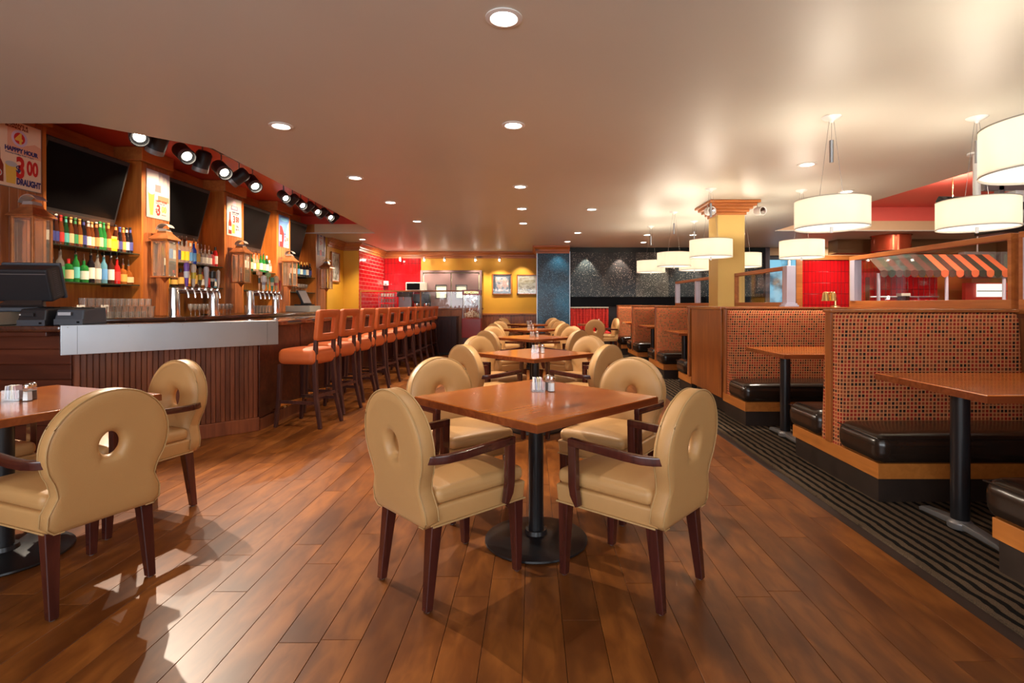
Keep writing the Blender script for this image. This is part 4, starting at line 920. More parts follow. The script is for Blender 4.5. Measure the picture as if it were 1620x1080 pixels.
# white card holders on back counter
for j, (yy, lb) in enumerate(((5.55, 'white folded card on back counter left of the first bay glasses'), (5.86, 'white card with red dot on the back counter'))):
    t = thing('card', lb, 'card', (-4.80, yy, 1.061)); M().box(0, .004, -.05, .05, 0, .16).build('sheet', 'white', t, smooth=0)
    if j: M().box(.0045, .006, -.02, .02, .06, .10).build('printed_dot', RED, t, smooth=0)
# ================================================================== TRACK LIGHTS over the bar
heads1 = [4.96, 5.22, 5.60, 5.92, 6.28, 6.66, 6.98]
lit1 = [(.54, -.60, -.61, 1), (-.45, .2, -.75, 0), (.72, -.42, -.55, 1), (-.35, .2, -.8, 0), (.72, -.42, -.60, 1), (-.75, -.1, -.55, 0), (.65, -.40, -.65, 1)]
heads2 = [7.85, 8.14, 8.43, 8.72, 9.01, 9.30, 9.59, 9.85]
lit2 = [(.68, -.45, -.55, 1), (-.75, .2, -.55, 0), (.68, -.45, -.55, 1), (-.75, .2, -.55, 0), (.68, -.45, -.55, 1), (-.75, .2, -.55, 0), (.68, -.45, -.55, 1), (-.75, .2, -.55, 0)]
_Vold = Vector
def Vector3(a): return _Vold(a[:3])
def mk_track(y0, y1, heads, label, lits, S=1.4):
    t = thing('track_light', label, 'track light', (-3.74, y0, 3.04))
    M().box(-.018, .018, 0, y1 - y0, 0, .03).build('rail', 'blackm', t, smooth=0, bevel=.003)
    for yy in (.25, y1 - y0 - .25): M().tube([(0, yy, .028), (0, yy, .078)], .008).build('rail_mount', 'blackm', t)
    for k, y in enumerate(heads):
        a = lits[k]; yy = y - y0
        dirv = Vector3(a).normalized(); q = dirv.to_track_quat('Z', 'Y').to_matrix(); c = _Vold((0, yy, -.19)); q = q * S
        cn = M().lathe([(.02, -.085), (.045, -.080), (.058, -.06), (.058, .085), (.052, .085), (.050, .05), (.0, .05)], 20, c, q).build('lamp_head', 'blackm', t)
        M().tube([(0, yy, 0), (0, yy, -.13)], .007).box(-.012, .012, yy - .02, yy + .02, -.012, .001).build('stem', 'grey', cn, smooth=0)
        M().lathe([(.059, .05), (.060, .075), (.059, .085)], 20, c, q, cap=False).build('rim', 'grey', cn)
        M().lathe([(.0, .062), (.034, .060)], 16, c, q, cap=False).build('bulb', 'bulb' if a[3] else 'chrome', cn)
        p = _Vold((-3.74, y, 2.85)) + dirv * (.09 * S)
        pw = SPOT.get(round(y, 2), 60 if a[3] else 105)
        lamp('track_spot', 'SPOT', p, pw, WARM if a[3] else AMBER, aim=p + dirv, spot_size=rad(58 if a[3] else 85), spot_blend=.45, shadow_soft_size=.015)
    return t
SPOT = {4.96: 560, 5.60: 110, 6.28: 110, 6.98: 110}
mk_track(4.70, 7.12, heads1, 'black track with seven spotlights nearest the camera over the bar', lit1)
mk_track(7.75, 9.98, heads2, 'farther black track with eight small spotlights over the bar', lit2, S=1.15)
# ================================================================== BAR STOOLS
def make_stool():
    t = thing('bar_stool', 'x', 'stool')   # faces +Y
    for sx in (-1, 1):
        M().bar([(sx * .20, .225, 0), (sx * .188, .195, .30), (sx * .18, .185, .63)], (1, 0, 0), [.030, .036, .040], [.030, .036, .040]).build('leg', 'stoolwood', t, smooth=0, bevel=.003)
        M().bar([(sx * .185, -.265, 0), (sx * .165, -.205, .30), (sx * .155, -.185, .62), (sx * .150, -.195, .90)], (1, 0, 0), [.030, .036, .040, .036], [.032, .038, .042, .030]).build('leg', 'stoolwood', t, smooth=0, bevel=.003)
        M().box(sx * .172 - .010, sx * .172 + .010, -.21, .20, .235, .265).build('side_stretcher', 'stoolwood', t, smooth=0)
    M().box(-.17, .17, .19, .215, .20, .235).build('foot_rest', 'brass', t, smooth=0, bevel=.003)
    M().box(-.16, .16, -.22, -.20, .30, .33).build('rear_stretcher', 'stoolwood', t, smooth=0)
    M().puff((0, .0, .705), (.212, .208, .078), .055, dome=.010).build('seat', 'orange', t, smooth=60)
    # open square padded back
    def fr(hw, z0, z1, y): return [(-hw, z0), (hw, z0), (hw, z1), (-hw, z1)]
    m = M(); n = 10
    def rr(hw, z0, z1, r, k=5):
        pts = []
        for cx, cz, a0 in ((hw - r, z1 - r, 0), (-hw + r, z1 - r, 90), (-hw + r, z0 + r, 180), (hw - r, z0 + r, 270)):
            for i in range(k): a = rad(a0 + 90 * i / (k - 1)); pts.append((cx + r * math.cos(a), cz + r * math.sin(a)))
        return pts
    O = rr(.184, .865, 1.175, .035); I = rr(.098, .935, 1.095, .012); nn = len(O)
    mid = [((a[0] + b[0]) / 2, (a[1] + b[1]) / 2) for a, b in zip(O, I)]
    def ly(z): return -.205 - (z - .86) * .10
    layers = [(O, -.0), (O, 1), (mid, 1.25), (I, 1), (I, -1), (mid, -1.25), (O, -1)]
    rings = []
    for ring, s_ in [(O, .8), (mid, 1.15), (I, .8), (I, -.8), (mid, -1.15), (O, -.8)]:
        rings.append([(p[0], ly(p[1]) + s_ * .027, p[1]) for p in ring])
    vs = [v for r in rings for v in r]; fsx = []
    for j in range(6):
        j2 = (j + 1) % 6
        for k in range(nn): fsx.append((j * nn + k, j * nn + (k + 1) % nn, j2 * nn + (k + 1) % nn, j2 * nn + k))
    m.add(vs, fsx); m.build('backrest', 'orange', t, smooth=70, bevel=.006, seg=2)
    return t
st = make_stool(); KIDS[st.name] = list(st.children)
for k in range(11):
    y = 5.37 + k * .692; x = -2.305 - .030 * (y - 5.37)
    lb = 'orange vinyl bar stool, ' + ('nearest the camera' if k == 0 else 'farthest of the row' if k == 10 else nth[k].replace('2nd', 'second').replace('3rd', 'third') + ' from the near end of row')
    if k == 0: st.location = (x, y, 0); st.rotation_euler.z = rad(78); st['label'] = lb; st['group'] = 'orange bar stools along the bar'
    else: dup(st, loc=(x, y, 0), rz=rad(81 + R.uniform(-3, 3)), label=lb)
# ================================================================== ROUND BACK CHAIRS
def chair_proto():
    t = thing('dining_chair', 'x', 'chair')   # faces +Y
    hc = .655; rc = .225; N_ = 72; ZB = .335
    def hw(z):      # half width of the keyhole outline
        pts = [(.335, .206), (.40, .207), (.425, .203), (.45, .186), (.48, .177), (.51, .182), (.54, .194)]
        if z >= .54: return math.sqrt(max(0, rc * rc - (z - hc) ** 2))
        for (a, b), (c, d_) in zip(pts, pts[1:]):
            if z <= c: u = (z - a) / (c - a); u = u * u * (3 - 2 * u); return b + (d_ - b) * u
        return pts[-1][1]
    out = []
    for k in range(N_):
        a = 2 * PI * k / N_ - PI / 2
        dx, dz = math.cos(a), math.sin(a); lo, hi = 0, .6
        if dz < -0.3:
            # march out to the outline
            tt = .02
            while tt < .6:
                z = hc + dz * tt
                if z < ZB or abs(dx * tt) > hw(z): break
                tt += .002
            r_ = tt
        else: r_ = rc
        if dz < 0:
            rz_ = (hc - ZB) / -dz; r_ = min(r_, rz_)
        out.append((dx * r_, hc + dz * r_))
    # bottom corners
    for k in range(N_):
        if abs(out[k][1] - ZB) < .004: pass
    hole = [(.041 * math.cos(2 * PI * k / N_ - PI / 2), hc - .004 + .050 * math.sin(2 * PI * k / N_ - PI / 2)) for k in range(N_)]
    def lean(z): return -.235 - (z - .34) * .115
    S = [0, .05, .12, .22, .36, .55, .75, .92, .985]
    def front(s, z): 
        base = .034; f = min(1, s / .34); prof = .006 + (base + .012 * math.sin(PI * min(1, s))) * math.sin(PI / 2 * f) ** .8 if s < .34 else base + .006 + .012 * math.sin(PI * min(1, s))
        return prof if s < .985 else .028
    def backd(s, z):
        f = min(1, s / .10); return .004 + .030 * math.sin(PI / 2 * f) ** .7 if s < .985 else .028
    def ringat(s, sgn):
        r = []
        for (hx, hz), (ox, oz) in zip(hole, out):
            x = hx + (ox - hx) * s; z = hz + (oz - hz) * s
            d_ = front(s, z) if sgn > 0 else backd(s, z)
            r.append((x, lean(z) + sgn * d_, z))
        return r
    rings = [ringat(s, 1) for s in S] + [[(ox, lean(oz) + .022, oz) for ox, oz in out]] + [[(ox, lean(oz) - .022, oz) for ox, oz in out]] + [ringat(s, -1) for s in reversed(S)]
    # edge rings pulled out to full outline
    vs = [v for r in rings for v in r]; fsx = []; nr = len(rings)
    for j in range(nr):
        j2 = (j + 1) % nr
        for k in range(N_): fsx.append((j * N_ + k, j2 * N_ + k, j2 * N_ + (k + 1) % N_, j * N_ + (k + 1) % N_))
    M().add(vs, fsx).build('backrest', 'vinyl', t, smooth=62)
    for sgn in (1, -1):
        pth = [(ox * .995, lean(oz) + sgn * .030, hc + (oz - hc) * .995) for ox, oz in out]
        q = [p for p in pth[3:] if True]; q = pth[4:] + pth[:0]
        q = pth[5:-4]
        M().tube(q, .0028, 5).build('piping', 'seam', t)
    # seat frame and cushion
    fr = M().frust([(-.196, -.24, .335), (.196, -.24, .335), (.222, .255, .335), (-.222, .255, .335)], [(-.20, -.24, .418), (.20, -.24, .418), (.228, .262, .418), (-.228, .262, .418)])
    fr.build('seat_frame', 'vinyl', t, bevel=.014, seg=3, smooth=50)
    cu = M().puff((0, 0, 0), (.214, .236, .034), .028, dome=.022, seg=4, mid=6)
    cu.v = [(x * (.92 + .09 * (y + .238) / .476), y + .028, z + .450) for x, y, z in cu.v]
    cu.build('seat_cushion', 'vinyl', t, smooth=60)
    M().tube([(-.20, -.23, .338), (-.224, .257, .338), (.224, .257, .338), (.20, -.23, .338)], .004, 6).build('piping', 'seam', t)
    for sx in (-1, 1):
        def leg(x, y, x2, y2, a, b):
            return M().frust([(x2 - b, y2 - b, 0.004), (x2 + b, y2 - b, 0.004), (x2 + b, y2 + b, 0.004), (x2 - b, y2 + b, 0.004)], [(x - a, y - a, .34), (x + a, y - a, .34), (x + a, y + a, .34), (x - a, y + a, .34)])
        for l_ in (leg(sx * .172, -.208, sx * .180, -.245, .026, .0165), leg(sx * .195, .225, sx * .195, .235, .026, .0165)):
            lo = l_.build('leg', 'mahog', t, smooth=0, bevel=.003, seg=1)
        gl = M()
        for (x, y) in ((sx * .180, -.245), (sx * .195, .235)): gl.lathe([(.011, 0), (.011, .006)], 10, (x, y, 0))
        gl.build('foot_glide', 'grey', t)
        ar = M().bar([(sx * .243, .118, .352), (sx * .245, .135, .40), (sx * .245, .142, .44), (sx * .245, .145, .628)], (1, 0, 0), .030, [.020, .040, .042, .042])
        ar.build('arm_post', 'mahog', t, smooth=0, bevel=.004)
        pth = [(sx * .245, .166, .628), (sx * .245, .0, .622), (sx * .246, -.12, .617), (sx * .240, -.19, .615), (sx * .222, -.235, .615), (sx * .200, -.268, .617)]
        ap = M(); P3 = [Vector(p) for p in pth]; vs = []; fsx = []
        for i, p in enumerate(P3):
            tn = (P3[min(i + 1, 5)] - P3[max(i - 1, 0)]).normalized(); sd = tn.cross(Vector((0, 0, 1))).normalized(); hgt = .017; wd = .016
            vs += [p - sd * wd - Vector((0, 0, hgt)), p + sd * wd - Vector((0, 0, hgt)), p + sd * wd + Vector((0, 0, hgt)), p - sd * wd + Vector((0, 0, hgt))]
        for j in range(5):
            for k in range(4): fsx.append((j * 4 + k, j * 4 + (k + 1) % 4, (j + 1) * 4 + (k + 1) % 4, (j + 1) * 4 + k))
        fsx += [(3, 2, 1, 0), (20, 21, 22, 23)]
        ap.add(vs, fsx); ap.build('armrest', 'mahog', t, bevel=.004, smooth=50)
    KIDS[t.name] = list(t.children); return t
chair0 = chair_proto(); cused = []
def chair(x, y, face, label, group='tan round backed dining chairs'):
    rz = rad(face - 90)
    if not cused: chair0.location = (x, y, 0); chair0.rotation_euler.z = rz; chair0['label'] = label; chair0['group'] = group; cused.append(1); return chair0
    return dup(chair0, loc=(x, y, 0), rz=rz, label=label, group=group)
def table_proto(side, name='dining_table'):
    t = thing(name, 'x', 'table'); h = side / 2
    M().box(-h, h, -h, h, .7125, .750).build('tabletop', 'tabletop', t, smooth=0, bevel=.003)
    m = M()
    for a in ((-h - .002, h + .002, -h - .002, -h), (-h - .002, h + .002, h, h + .002), (-h - .002, -h, -h, h), (h, h + .002, -h, h)): m.box(a[0], a[1], a[2], a[3], .7125, .7455)
    m.build('table_edge', 'edge', t, smooth=0)
    M().lathe([(.0, 0), (.262, 0), (.268, .006), (.266, .014), (.22, .024), (.06, .040), (.055, .06)], 48).build('base_disc', 'black', t)
    M().lathe([(.039, .04), (.039, .69)], 24).build('pedestal', 'black', t)
    m = M().box(-.28, .28, -.02, .02, .690, .7120).box(-.02, .02, -.28, .28, .690, .7118); m.build('top_bracket', 'black', t, smooth=0)
    KIDS[t.name] = list(t.children); return t
t90 = table_proto(.90); t82 = table_proto(.82)
def tb(pr, x, y, rz, label):
    if pr.name not in FIRST: FIRST.add(pr.name); pr.location = (x, y, 0); pr.rotation_euler.z = rz; pr['label'] = label; pr['group'] = 'square wooden dining tables'; return pr
    return dup(pr, loc=(x, y, 0), rz=rz, label=label, group='square wooden dining tables')
# condiment set
def condiments(x, y, rz, z, who):
    t = thing('sugar_caddy', 'small glass caddy of sugar packets on %s' % who, 'sugar caddy', (x, y, z), rz, 'sugar caddies on the dining tables')
    m = M()
    for a in ((-.038, .038, -.028, -.025), (-.038, .038, .025, .028), (-.038, -.035, -.025, .025), (.035, .038, -.025, .025)): m.box(a[0], a[1], a[2], a[3], 0.002, .055)
    m.box(-.038, .038, -.028, .028, 0, .004); m.build('glass_box', 'tableglass', t, smooth=0)
    cs = [(0.80, 0.80, 0.80), (0.55, 0.60, 0.78), (0.80, 0.72, 0.50), (0.82, 0.80, 0.78), (0.72, 0.50, 0.55)]
    for k in range(5):
        m = M().cbox((-.022 + k * .011, R.uniform(-.004, .004), .043), (.0045, .046, .066), Matrix.Rotation(rad(R.uniform(-8, 8)), 3, 'Y')); m.build('sugar_packet', paint(cs[k], .6), t, smooth=0)
    for q, (nm, col, dx, dy) in enumerate((('pepper', (0.10, 0.08, 0.07), .066, .02), ('salt', (0.80, 0.80, 0.80), .074, -.026))):
        s = Matrix.Rotation(rz, 3, 'Z') @ Vector((dx, dy, 0))
        u = thing(nm + '_shaker', 'glass %s shaker with metal lid on %s' % (nm, who), 'shaker', (x + s.x, y + s.y, z), rz, nm + ' shakers on the dining tables')
        M().lathe([(.0, .001), (.021, .001), (.022, .004), (.020, .058), (.015, .066)], 6).build('glass_jar', 'tableglass', u, smooth=0)
        M().lathe([(.0, .004), (.0195, .004), (.018, .046), (.0, .046)], 6).build('contents', paint(col, .8), u, smooth=0)
        M().lathe([(.017, .064), (.018, .070), (.017, .080), (.010, .086), (.0, .087)], 14).build('lid', 'chrome', u)
# nearest centre table
tb(t90, .02, 2.735, rad(45), 'nearest square table in the centre with sugar caddy')
chair(-.375, 2.395, 45, 'tan chair with its back to us, left front of nearest centre table')
chair(.452, 2.376, 138, 'tan chair with its back to us, right front of nearest centre table')
chair(-.44, 3.235, -52, 'tan chair facing us at left rear of nearest centre table')
chair(.49, 3.215, -127, 'tan chair facing us at right rear of nearest centre table')
condiments(.03, 2.90, rad(10), .750, 'nearest centre table')
# left table
tb(dup(t90, label='x') if False else t90, 0, 0, 0, 'x') if False else None
dup(t90, loc=(-2.58, 2.55, 0), rz=rad(-20), label='square table at the left edge beneath the tan chairs', group='square wooden dining tables')
chair(-2.03, 2.30, 157, 'large tan chair with its back to us at left edge')
chair(-2.33, 3.03, -111, 'tan chair behind the left edge table, in front of bar')
chair(-3.02, 2.74, -20, 'tan chair mostly hidden beyond the left edge table')
condiments(-2.60, 2.62, rad(12), .750, 'left edge table')
rowt = [(.03, 5.15), (.0, 7.6), (-.06, 10.0), (-.10, 12.3)]
for i, (x, y) in enumerate(rowt):
    who = '%s table of the centre row' % ['second', 'third', 'fourth', 'fifth'][i]
    tb(t82, x, y, rad(45 + R.uniform(-1.5, 1.5)), 'square wooden table, %s from the camera in centre row' % ['second', 'third', 'fourth', 'farthest'][i])
    for sx, sy, nm in ((-1, -1, 'left front'), (1, -1, 'right front'), (-1, 1, 'left rear'), (1, 1, 'right rear')):
        f = math.degrees(math.atan2(-sy, -sx)) + R.uniform(-5, 5)
        chair(x + sx * .415, y + sy * .415, f, 'tan round backed chair, %s of the %s' % (nm, who))
    condiments(x, y, rad(R.uniform(-20, 30)), .750, who)
# far chairs and table by the banquette
chair(1.40, 12.0, 92, 'tan chair showing full round back before the red banquette')
chair(1.76, 12.70, 188, 'tan chair side on, right of small table by red banquette')
t = thing('small_table', 'small dark pedestal table before the red banquette', 'table', (1.42, 12.62, 0), 0)
M().box(-.30, .30, -.30, .30, .71, .75).build('tabletop', 'edge', t, smooth=0, bevel=.004); M().lathe([(.0, 0), (.22, 0), (.22, .015), (.04, .03), (.035, .71)], 20).build('pedestal', 'black', t)
t = thing('napkin', 'folded white napkin standing on the small far table', 'napkin', (1.60, 12.55, .75)); M().frust([(-.04, -.02, 0), (.04, -.02, 0), (.04, .02, 0), (-.04, .02, 0)], [(-.005, -.004, .12), (.005, -.004, .12), (.005, .004, .12), (-.005, .004, .12)]).build('cloth', 'white', t, smooth=0)
BQ = 1.05
bq = thing('banquette', 'red ribbed banquette with cream top rail against dark mosaic wall', 'banquette', (1.0, 13.55, 0))
M().box(0, BQ, 0, .55, 0, .42).build('base', 'plinth', bq, smooth=0)
M().puff((BQ / 2, .24, .45), (BQ / 2, .27, .05), .04).build('seat', 'redfab', bq)
n = 12
for k in range(n): 
    o = M().puff((.045 + k * BQ / n, .50, .80), (.045, .05, .31), .035, seg=2, mid=1)
    o.build('rib', 'redfab', bq)
M().box(0, BQ, .44, .56, 1.115, 1.145).box(-.02, 0.0, .40, .56, 0, 1.145).build('top_rail', 'offw', bq, smooth=0, bevel=.004)
# ================================================================== BOOTHS
def booth(yc, x1, near, far, label):
    t = thing('booth_bench', label, 'booth', (0, yc, 0), 0, 'high backed booths along the aisle')
    x0 = 2.14; y0 = -.53 if near else -.08; y1 = .53 if far else .08
    M().box(x0 + .015, x1, y0 + .02, y1 - .02, .002, .15).build('plinth', 'plinth', t, smooth=0)
    M().box(x0, x1, y0, y1, .15, .245).build('wood_base', 'boothstrip', t, smooth=0, bevel=.003)
    M().box(x0 - .012, x0 + .022, -.036, .036, .245, 1.172).build('end_post', 'boothwood', t, smooth=0, bevel=.004)
    M().box(x0 - .02, x1 + .01, -.055, .055, 1.172, 1.195).build('top_cap', 'boothwood', t, smooth=0, bevel=.008)
    for s in (-1, 1):
        if (s < 0 and not near) or (s > 0 and not far): continue
        prof = [(.0, .245), (.135, .245), (.140, .30), (.125, .50), (.108, .75), (.090, 1.0), (.078, 1.11), (.062, 1.155), (.035, 1.171), (.0, 1.171)]
        rings = []
        nx = 16; xs = [x0 + .004, x0 + .012, x0 + .03, x0 + .06] + [x0 + .06 + (x1 - .05 - x0 - .06) * k / nx for k in range(1, nx)] + [x1 - .05, x1 - .02, x1 - .008, x1]
        L_ = len(xs); m = M(); vs = []; fsx = []
        for i, x in enumerate(xs):
            e = {0: .70, 1: .84, 2: .94, 3: 1.0, L_ - 1: .70, L_ - 2: .84, L_ - 3: .94}.get(i, 1.0)
            for (d_, z) in prof: vs.append((x, s * (.0 + d_ * e), z))
        n = len(prof)
        for i in range(L_ - 1):
            for k in range(n - 1):
                q = (i * n + k, i * n + k + 1, (i + 1) * n + k + 1, (i + 1) * n + k); fsx.append(q if s > 0 else q[::-1])
        q = tuple(range(n)); fsx.append(q[::-1] if s > 0 else q); q = tuple((L_ - 1) * n + k for k in range(n)); fsx.append(q if s > 0 else q[::-1])
        m.add(vs, fsx).build('upholstered_back', 'fabric', t, smooth=50)
        cx = (x0 - .03 + x1) / 2; hx = (x1 - x0 + .03) / 2
        M().puff((cx, s * .345, .335), (hx, .228, .098), .075, dome=.008, seg=4, mid=8).build('seat_cushion', 'vinylblk', t, smooth=60)
        yy = s * .557; m = M()
        m.tube([(x0 - .035, s * .16, .418), (x0 - .037, s * .50, .414), (x0 - .02, s * .555, .405), (x1 - .05, s * .568, .404)], .004, 6).build('seam', 'vinylblk', t)
    return t
booth(1.90, 3.45, True, True, 'booth at the right edge, showing only its black seat corner')
booth(3.76, 3.45, True, True, 'largest booth in view with checked fabric back, second from the camera')
booth(5.78, 3.45, True, False, 'checked booth in front of the knotty wood partition')
booth(7.12, 2.745, False, True, 'booth seat just behind the knotty wood partition')
booth(9.05, 2.745, True, True, 'checked booth, first full one beyond the wood partition')
booth(11.15, 2.745, True, True, 'checked booth, second beyond the wood partition')
booth(13.10, 2.745, True, False, 'farthest checked booth near the mosaic wall')
def booth_table(yc, x1, label):
    t = thing('booth_table', label, 'table', (2.14, yc, 0), 0, 'wooden booth tables')
    M().box(0, x1 - 2.14, -.40, .40, .765, .805).build('tabletop', 'boothtop', t, smooth=0, bevel=.004)
    m = M()
    for a in ((-.002, x1 - 2.138, -.402, -.400), (-.002, 0, -.400, .40), (-.002, x1 - 2.138, .400, .402)): m.box(a[0], a[1], a[2], a[3], .765, .800)
    m.build('table_edge', 'edge', t, smooth=0)
    for xx in ((.20, x1 - 2.44) if x1 > 3 else (.20,)):
        M().lathe([(.044, .045), (.044, .76)], 24, (xx, 0, 0)).build('pedestal', 'black', t)
        m = M().bar([(xx, -.275, .012), (xx, -.25, .022), (xx, -.06, .036), (xx, .06, .036), (xx, .25, .022), (xx, .275, .012)], (1, 0, 0), [.045, .055, .06, .06, .055, .045], [.018, .026, .034, .034, .026, .018])
        m.lathe([(.058, .012), (.060, .045), (.045, .062)], 20, (xx, 0, 0)); m.build('foot', 'grey', t, bevel=.004, smooth=40)
        M().box(xx - .12, xx + .12, -.12, .12, .75, .764).build('mount_plate', 'black', t, smooth=0)
    return t
booth_table(2.855, 3.40, 'large orange wood booth table nearest the camera at right')
booth_table(4.83, 3.40, 'orange wood booth table in front of the partition booth')
booth_table(8.02, 2.71, 'booth table just past the wood partition')
booth_table(10.12, 2.71, 'second booth table past the wood partition')
booth_table(12.15, 2.71, 'farthest booth table, near the mosaic wall')
# brass twin lamp on the cross ledge
t = thing('brass_lamp', 'twin headed polished brass lamp on ledge before the red tiled wall', 'lamp', (3.42, 5.89, 1.196))
M().lathe([(.05, 0), (.05, .01), (.012, .02), (.010, .09)], 16).tube([(0, 0, .09), (-.005, 0, .14), (-.04, 0, .165), (-.10, 0, .16)], .008).build('stand', 'brass', t)
for xx in (-.11, -.03):
    M().lathe([(.0, .085), (.02, .08), (.032, .06), (.040, .0), (.046, -.02)], 18, (xx, 0, .09), cap=False).build('bell_shade', 'brass', t)
# ================================================================== PENDANTS
def make_pendant():
    t = thing('drum_pendant', 'x', 'pendant lamp')     # origin on the ceiling
    M().lathe([(.0, -.05), (.012, -.045), (.02, -.03), (.065, -.012), (.075, -.001)], 24).build('canopy', 'white', t)
    zt, zb = -.675, -.905; r = .272
    m = M().lathe([(r, zb), (r, zt)], 56, cap=False).lathe([(r - .003, zt), (r - .003, zb)], 56, cap=False); m.build('drum_shade', 'shade', t)
    M().lathe([(r + .001, zb - .001), (r + .002, zb + .006)], 56, cap=False).lathe([(r + .001, zt - .006), (r + .002, zt + .001)], 56, cap=False).build('shade_trim', 'offw', t)
    M().lathe([(.0, zb + .014), (r - .006, zb + .014)], 40, cap=False).build('diffuser', 'diffuser', t)
    M().lathe([(.012, zb + .012), (.012, zb - .035), (.0, zb - .04)], 10).build('finial', 'white', t)
    M().lathe([(.016, -.37), (.016, -.19)], 14).build('counterweight', 'steel', t)
    m = M().tube([(0, 0, -.04), (0, 0, -.19)], .0015, 5)
    for s in (-1, 1): m.tube([(s * .02, 0, -.04), (s * .10, 0, zt + .0), (s * .16, 0, zt - .02)], .0015, 5)
    for k in range(3):
        a = 2 * PI * k / 3; m.tube([(0, 0, zt - .03), ((r - .004) * math.cos(a), (r - .004) * math.sin(a), zt - .004)], .002, 5)
    m.build('wires', 'grey', t)
    M().tube([(0, 0, zt + .02), (0, 0, zb + .03)], .008).build('lamp_holder', 'white', t)
    for k in range(3):
        a = 2 * PI * k / 3 + .5
        M().lathe([(.0, -.05), (.018, -.04), (.026, -.015), (.02, .01), (.0, .02)], 12, (.09 * math.cos(a), .09 * math.sin(a), zt - .09)).build('light_bulb', 'cool_drum', t)
        lamp('pendant_bulb', 'POINT', (.09 * math.cos(a), .09 * math.sin(a), zt - .05), 5.5, WARM, t, shadow_soft_size=.02)
    return t
pend = make_pendant(); KIDS[pend.name] = list(pend.children)
PL = [(2.42, 2.42, 'drum pendant cut off by the right edge, nearest the camera'), (2.43, 4.24, 'large drum pendant above the second booth table, with clear canopy'),
      (2.36, 6.9, 'drum pendant hanging just in front of the yellow column'), (2.34, 8.62, 'drum pendant left of the column, second from the left'), (2.33, 10.25, 'leftmost and farthest looking drum pendant'),
      (3.62, 4.25, 'drum pendant in front of the ceiling television'), (3.60, 6.98, 'drum pendant right of the yellow column before the red wall'), (3.55, 8.75, 'drum pendant peeping out right behind the yellow column'), (2.98, 9.6, 'drum pendant mostly hidden left behind the yellow column')]
for i, (x, y, lb) in enumerate(PL):
    if i == 0: pend.location = (x, y, CZ); pend['label'] = lb; pend['group'] = 'white drum pendants over the booths'
    else: dup(pend, loc=(x, y, CZ), label=lb)
# ================================================================== DOWNLIGHTS
def make_down():
    t = thing('downlight', 'x', 'ceiling light')
    M().lathe([(.098, -.001), (.098, -.006), (.074, -.010), (.066, -.002)], 32, cap=False).build('trim_ring', 'white', t)
    M().lathe([(.0, -.004), (.066, -.004)], 24, cap=False).build('lens', 'cool_drum', t)
    return t
dn = make_down(); KIDS[dn.name] = list(dn.children)
DL = [(-.15, 2.766, 1, 'nearest downlight, large at top centre'), (-.16, 4.43, 1, 'second downlight of the centre row'), (-.155, 6.76, 1, 'third downlight of the centre row'), (-.165, 8.33, 1, 'fourth downlight of the centre row'),
      (-.17, 9.84, 1, 'farthest downlight of the centre row'), (-2.14, 4.45, 1, 'nearest downlight of the row beside the bar'), (-2.13, 6.28, 1, 'second downlight of the row beside the bar'), (-2.12, 7.81, 1, 'third downlight of the row beside the bar'),
      (-2.12, 9.6, 1, 'fourth downlight of the row beside the bar'), (.955, 8.39, 1, 'lone downlight left of the pendants'), (.97, 11.16, 1, 'downlight before the blue mosaic pier'), (2.99, 5.68, 1, 'downlight between the two pendant rows'),
      (4.25, 7.06, 1, 'downlight beside the red recess at right'), (2.53, 11.5, 1, 'downlight before the mosaic wall, left one'), (3.54, 11.5, 1, 'downlight before the mosaic wall, right one'), (8.1, 11.8, 1, 'far right downlight beyond the red recess'), (6.9, 12.6, 1, 'far right downlight above the red tiled wall'),
      (-4.0, 12.3, 1, 'downlight beside the yellow wall past the bar'), (.86, 12.75, 1, 'small bright downlight above the blue pier'), (2.75, 12.9, 1, 'small bright downlight above the mosaic wall')]
for i, (x, y, on, lb) in enumerate(DL):
    if i == 0: dn.location = (x, y, CZ); dn['label'] = lb; dn['group'] = 'recessed ceiling downlights'
    else: dup(dn, loc=(x, y, CZ), label=lb)
    e = {0: 16, 1: 95, 5: 26, 6: 45}.get(i, 70)
    lamp('downlight_beam', 'SPOT', (x, y, CZ - .012), e * 2.2, WARM, aim=(x, y, 0), spot_size=rad(105), spot_blend=.7, shadow_soft_size=.03)
# small bare bulbs along the far crown
sp = thing('wall_spot', 'x', 'spotlight')
M().lathe([(.0, -.03), (.022, -.02), (.026, .0), (.018, .02), (.0, .028)], 14).build('bulb', 'led', sp); M().lathe([(.03, .02), (.035, .06), (.02, .09), (.0, .1)], 14).tube([(0, 0, .06), (0, .1, .10)], .008).build('lamp_head', 'white', sp)
KIDS[sp.name] = list(sp.children)
for i, (px, yy) in enumerate(((633, 14.95), (671, 14.95), (703, 14.95), (752, 14.95), (790, 14.95))):
    x = (px - 842) / 826 * yy; lb = 'small bright spotlight under the far crown, %s of five' % ['leftmost', 'second', 'middle', 'fourth', 'rightmost'][i]
    if i == 0: sp.location = (x, yy, 2.48); sp['label'] = lb; sp['group'] = 'small spotlights of the far wall'
    else: dup(sp, loc=(x, yy, 2.48), label=lb)
    lamp('wall_wash', 'SPOT', (x, yy - .12, 2.44), 30 if i == 0 else 62, WARM, aim=(x, yy + .05, .8), spot_size=rad(110), spot_blend=.8, shadow_soft_size=.02)
lamp('wall_wash', 'SPOT', (-.30, 14.7, 2.60), 45, WARM, aim=(-.30, 15.2, 1.6), spot_size=rad(70), spot_blend=.7, shadow_soft_size=.02)
lamp('wall_wash', 'SPOT', (.7, 13.45, 2.70), 26, WARM, aim=(.6, 13.75, 1.2), spot_size=rad(80), spot_blend=.8, shadow_soft_size=.02)
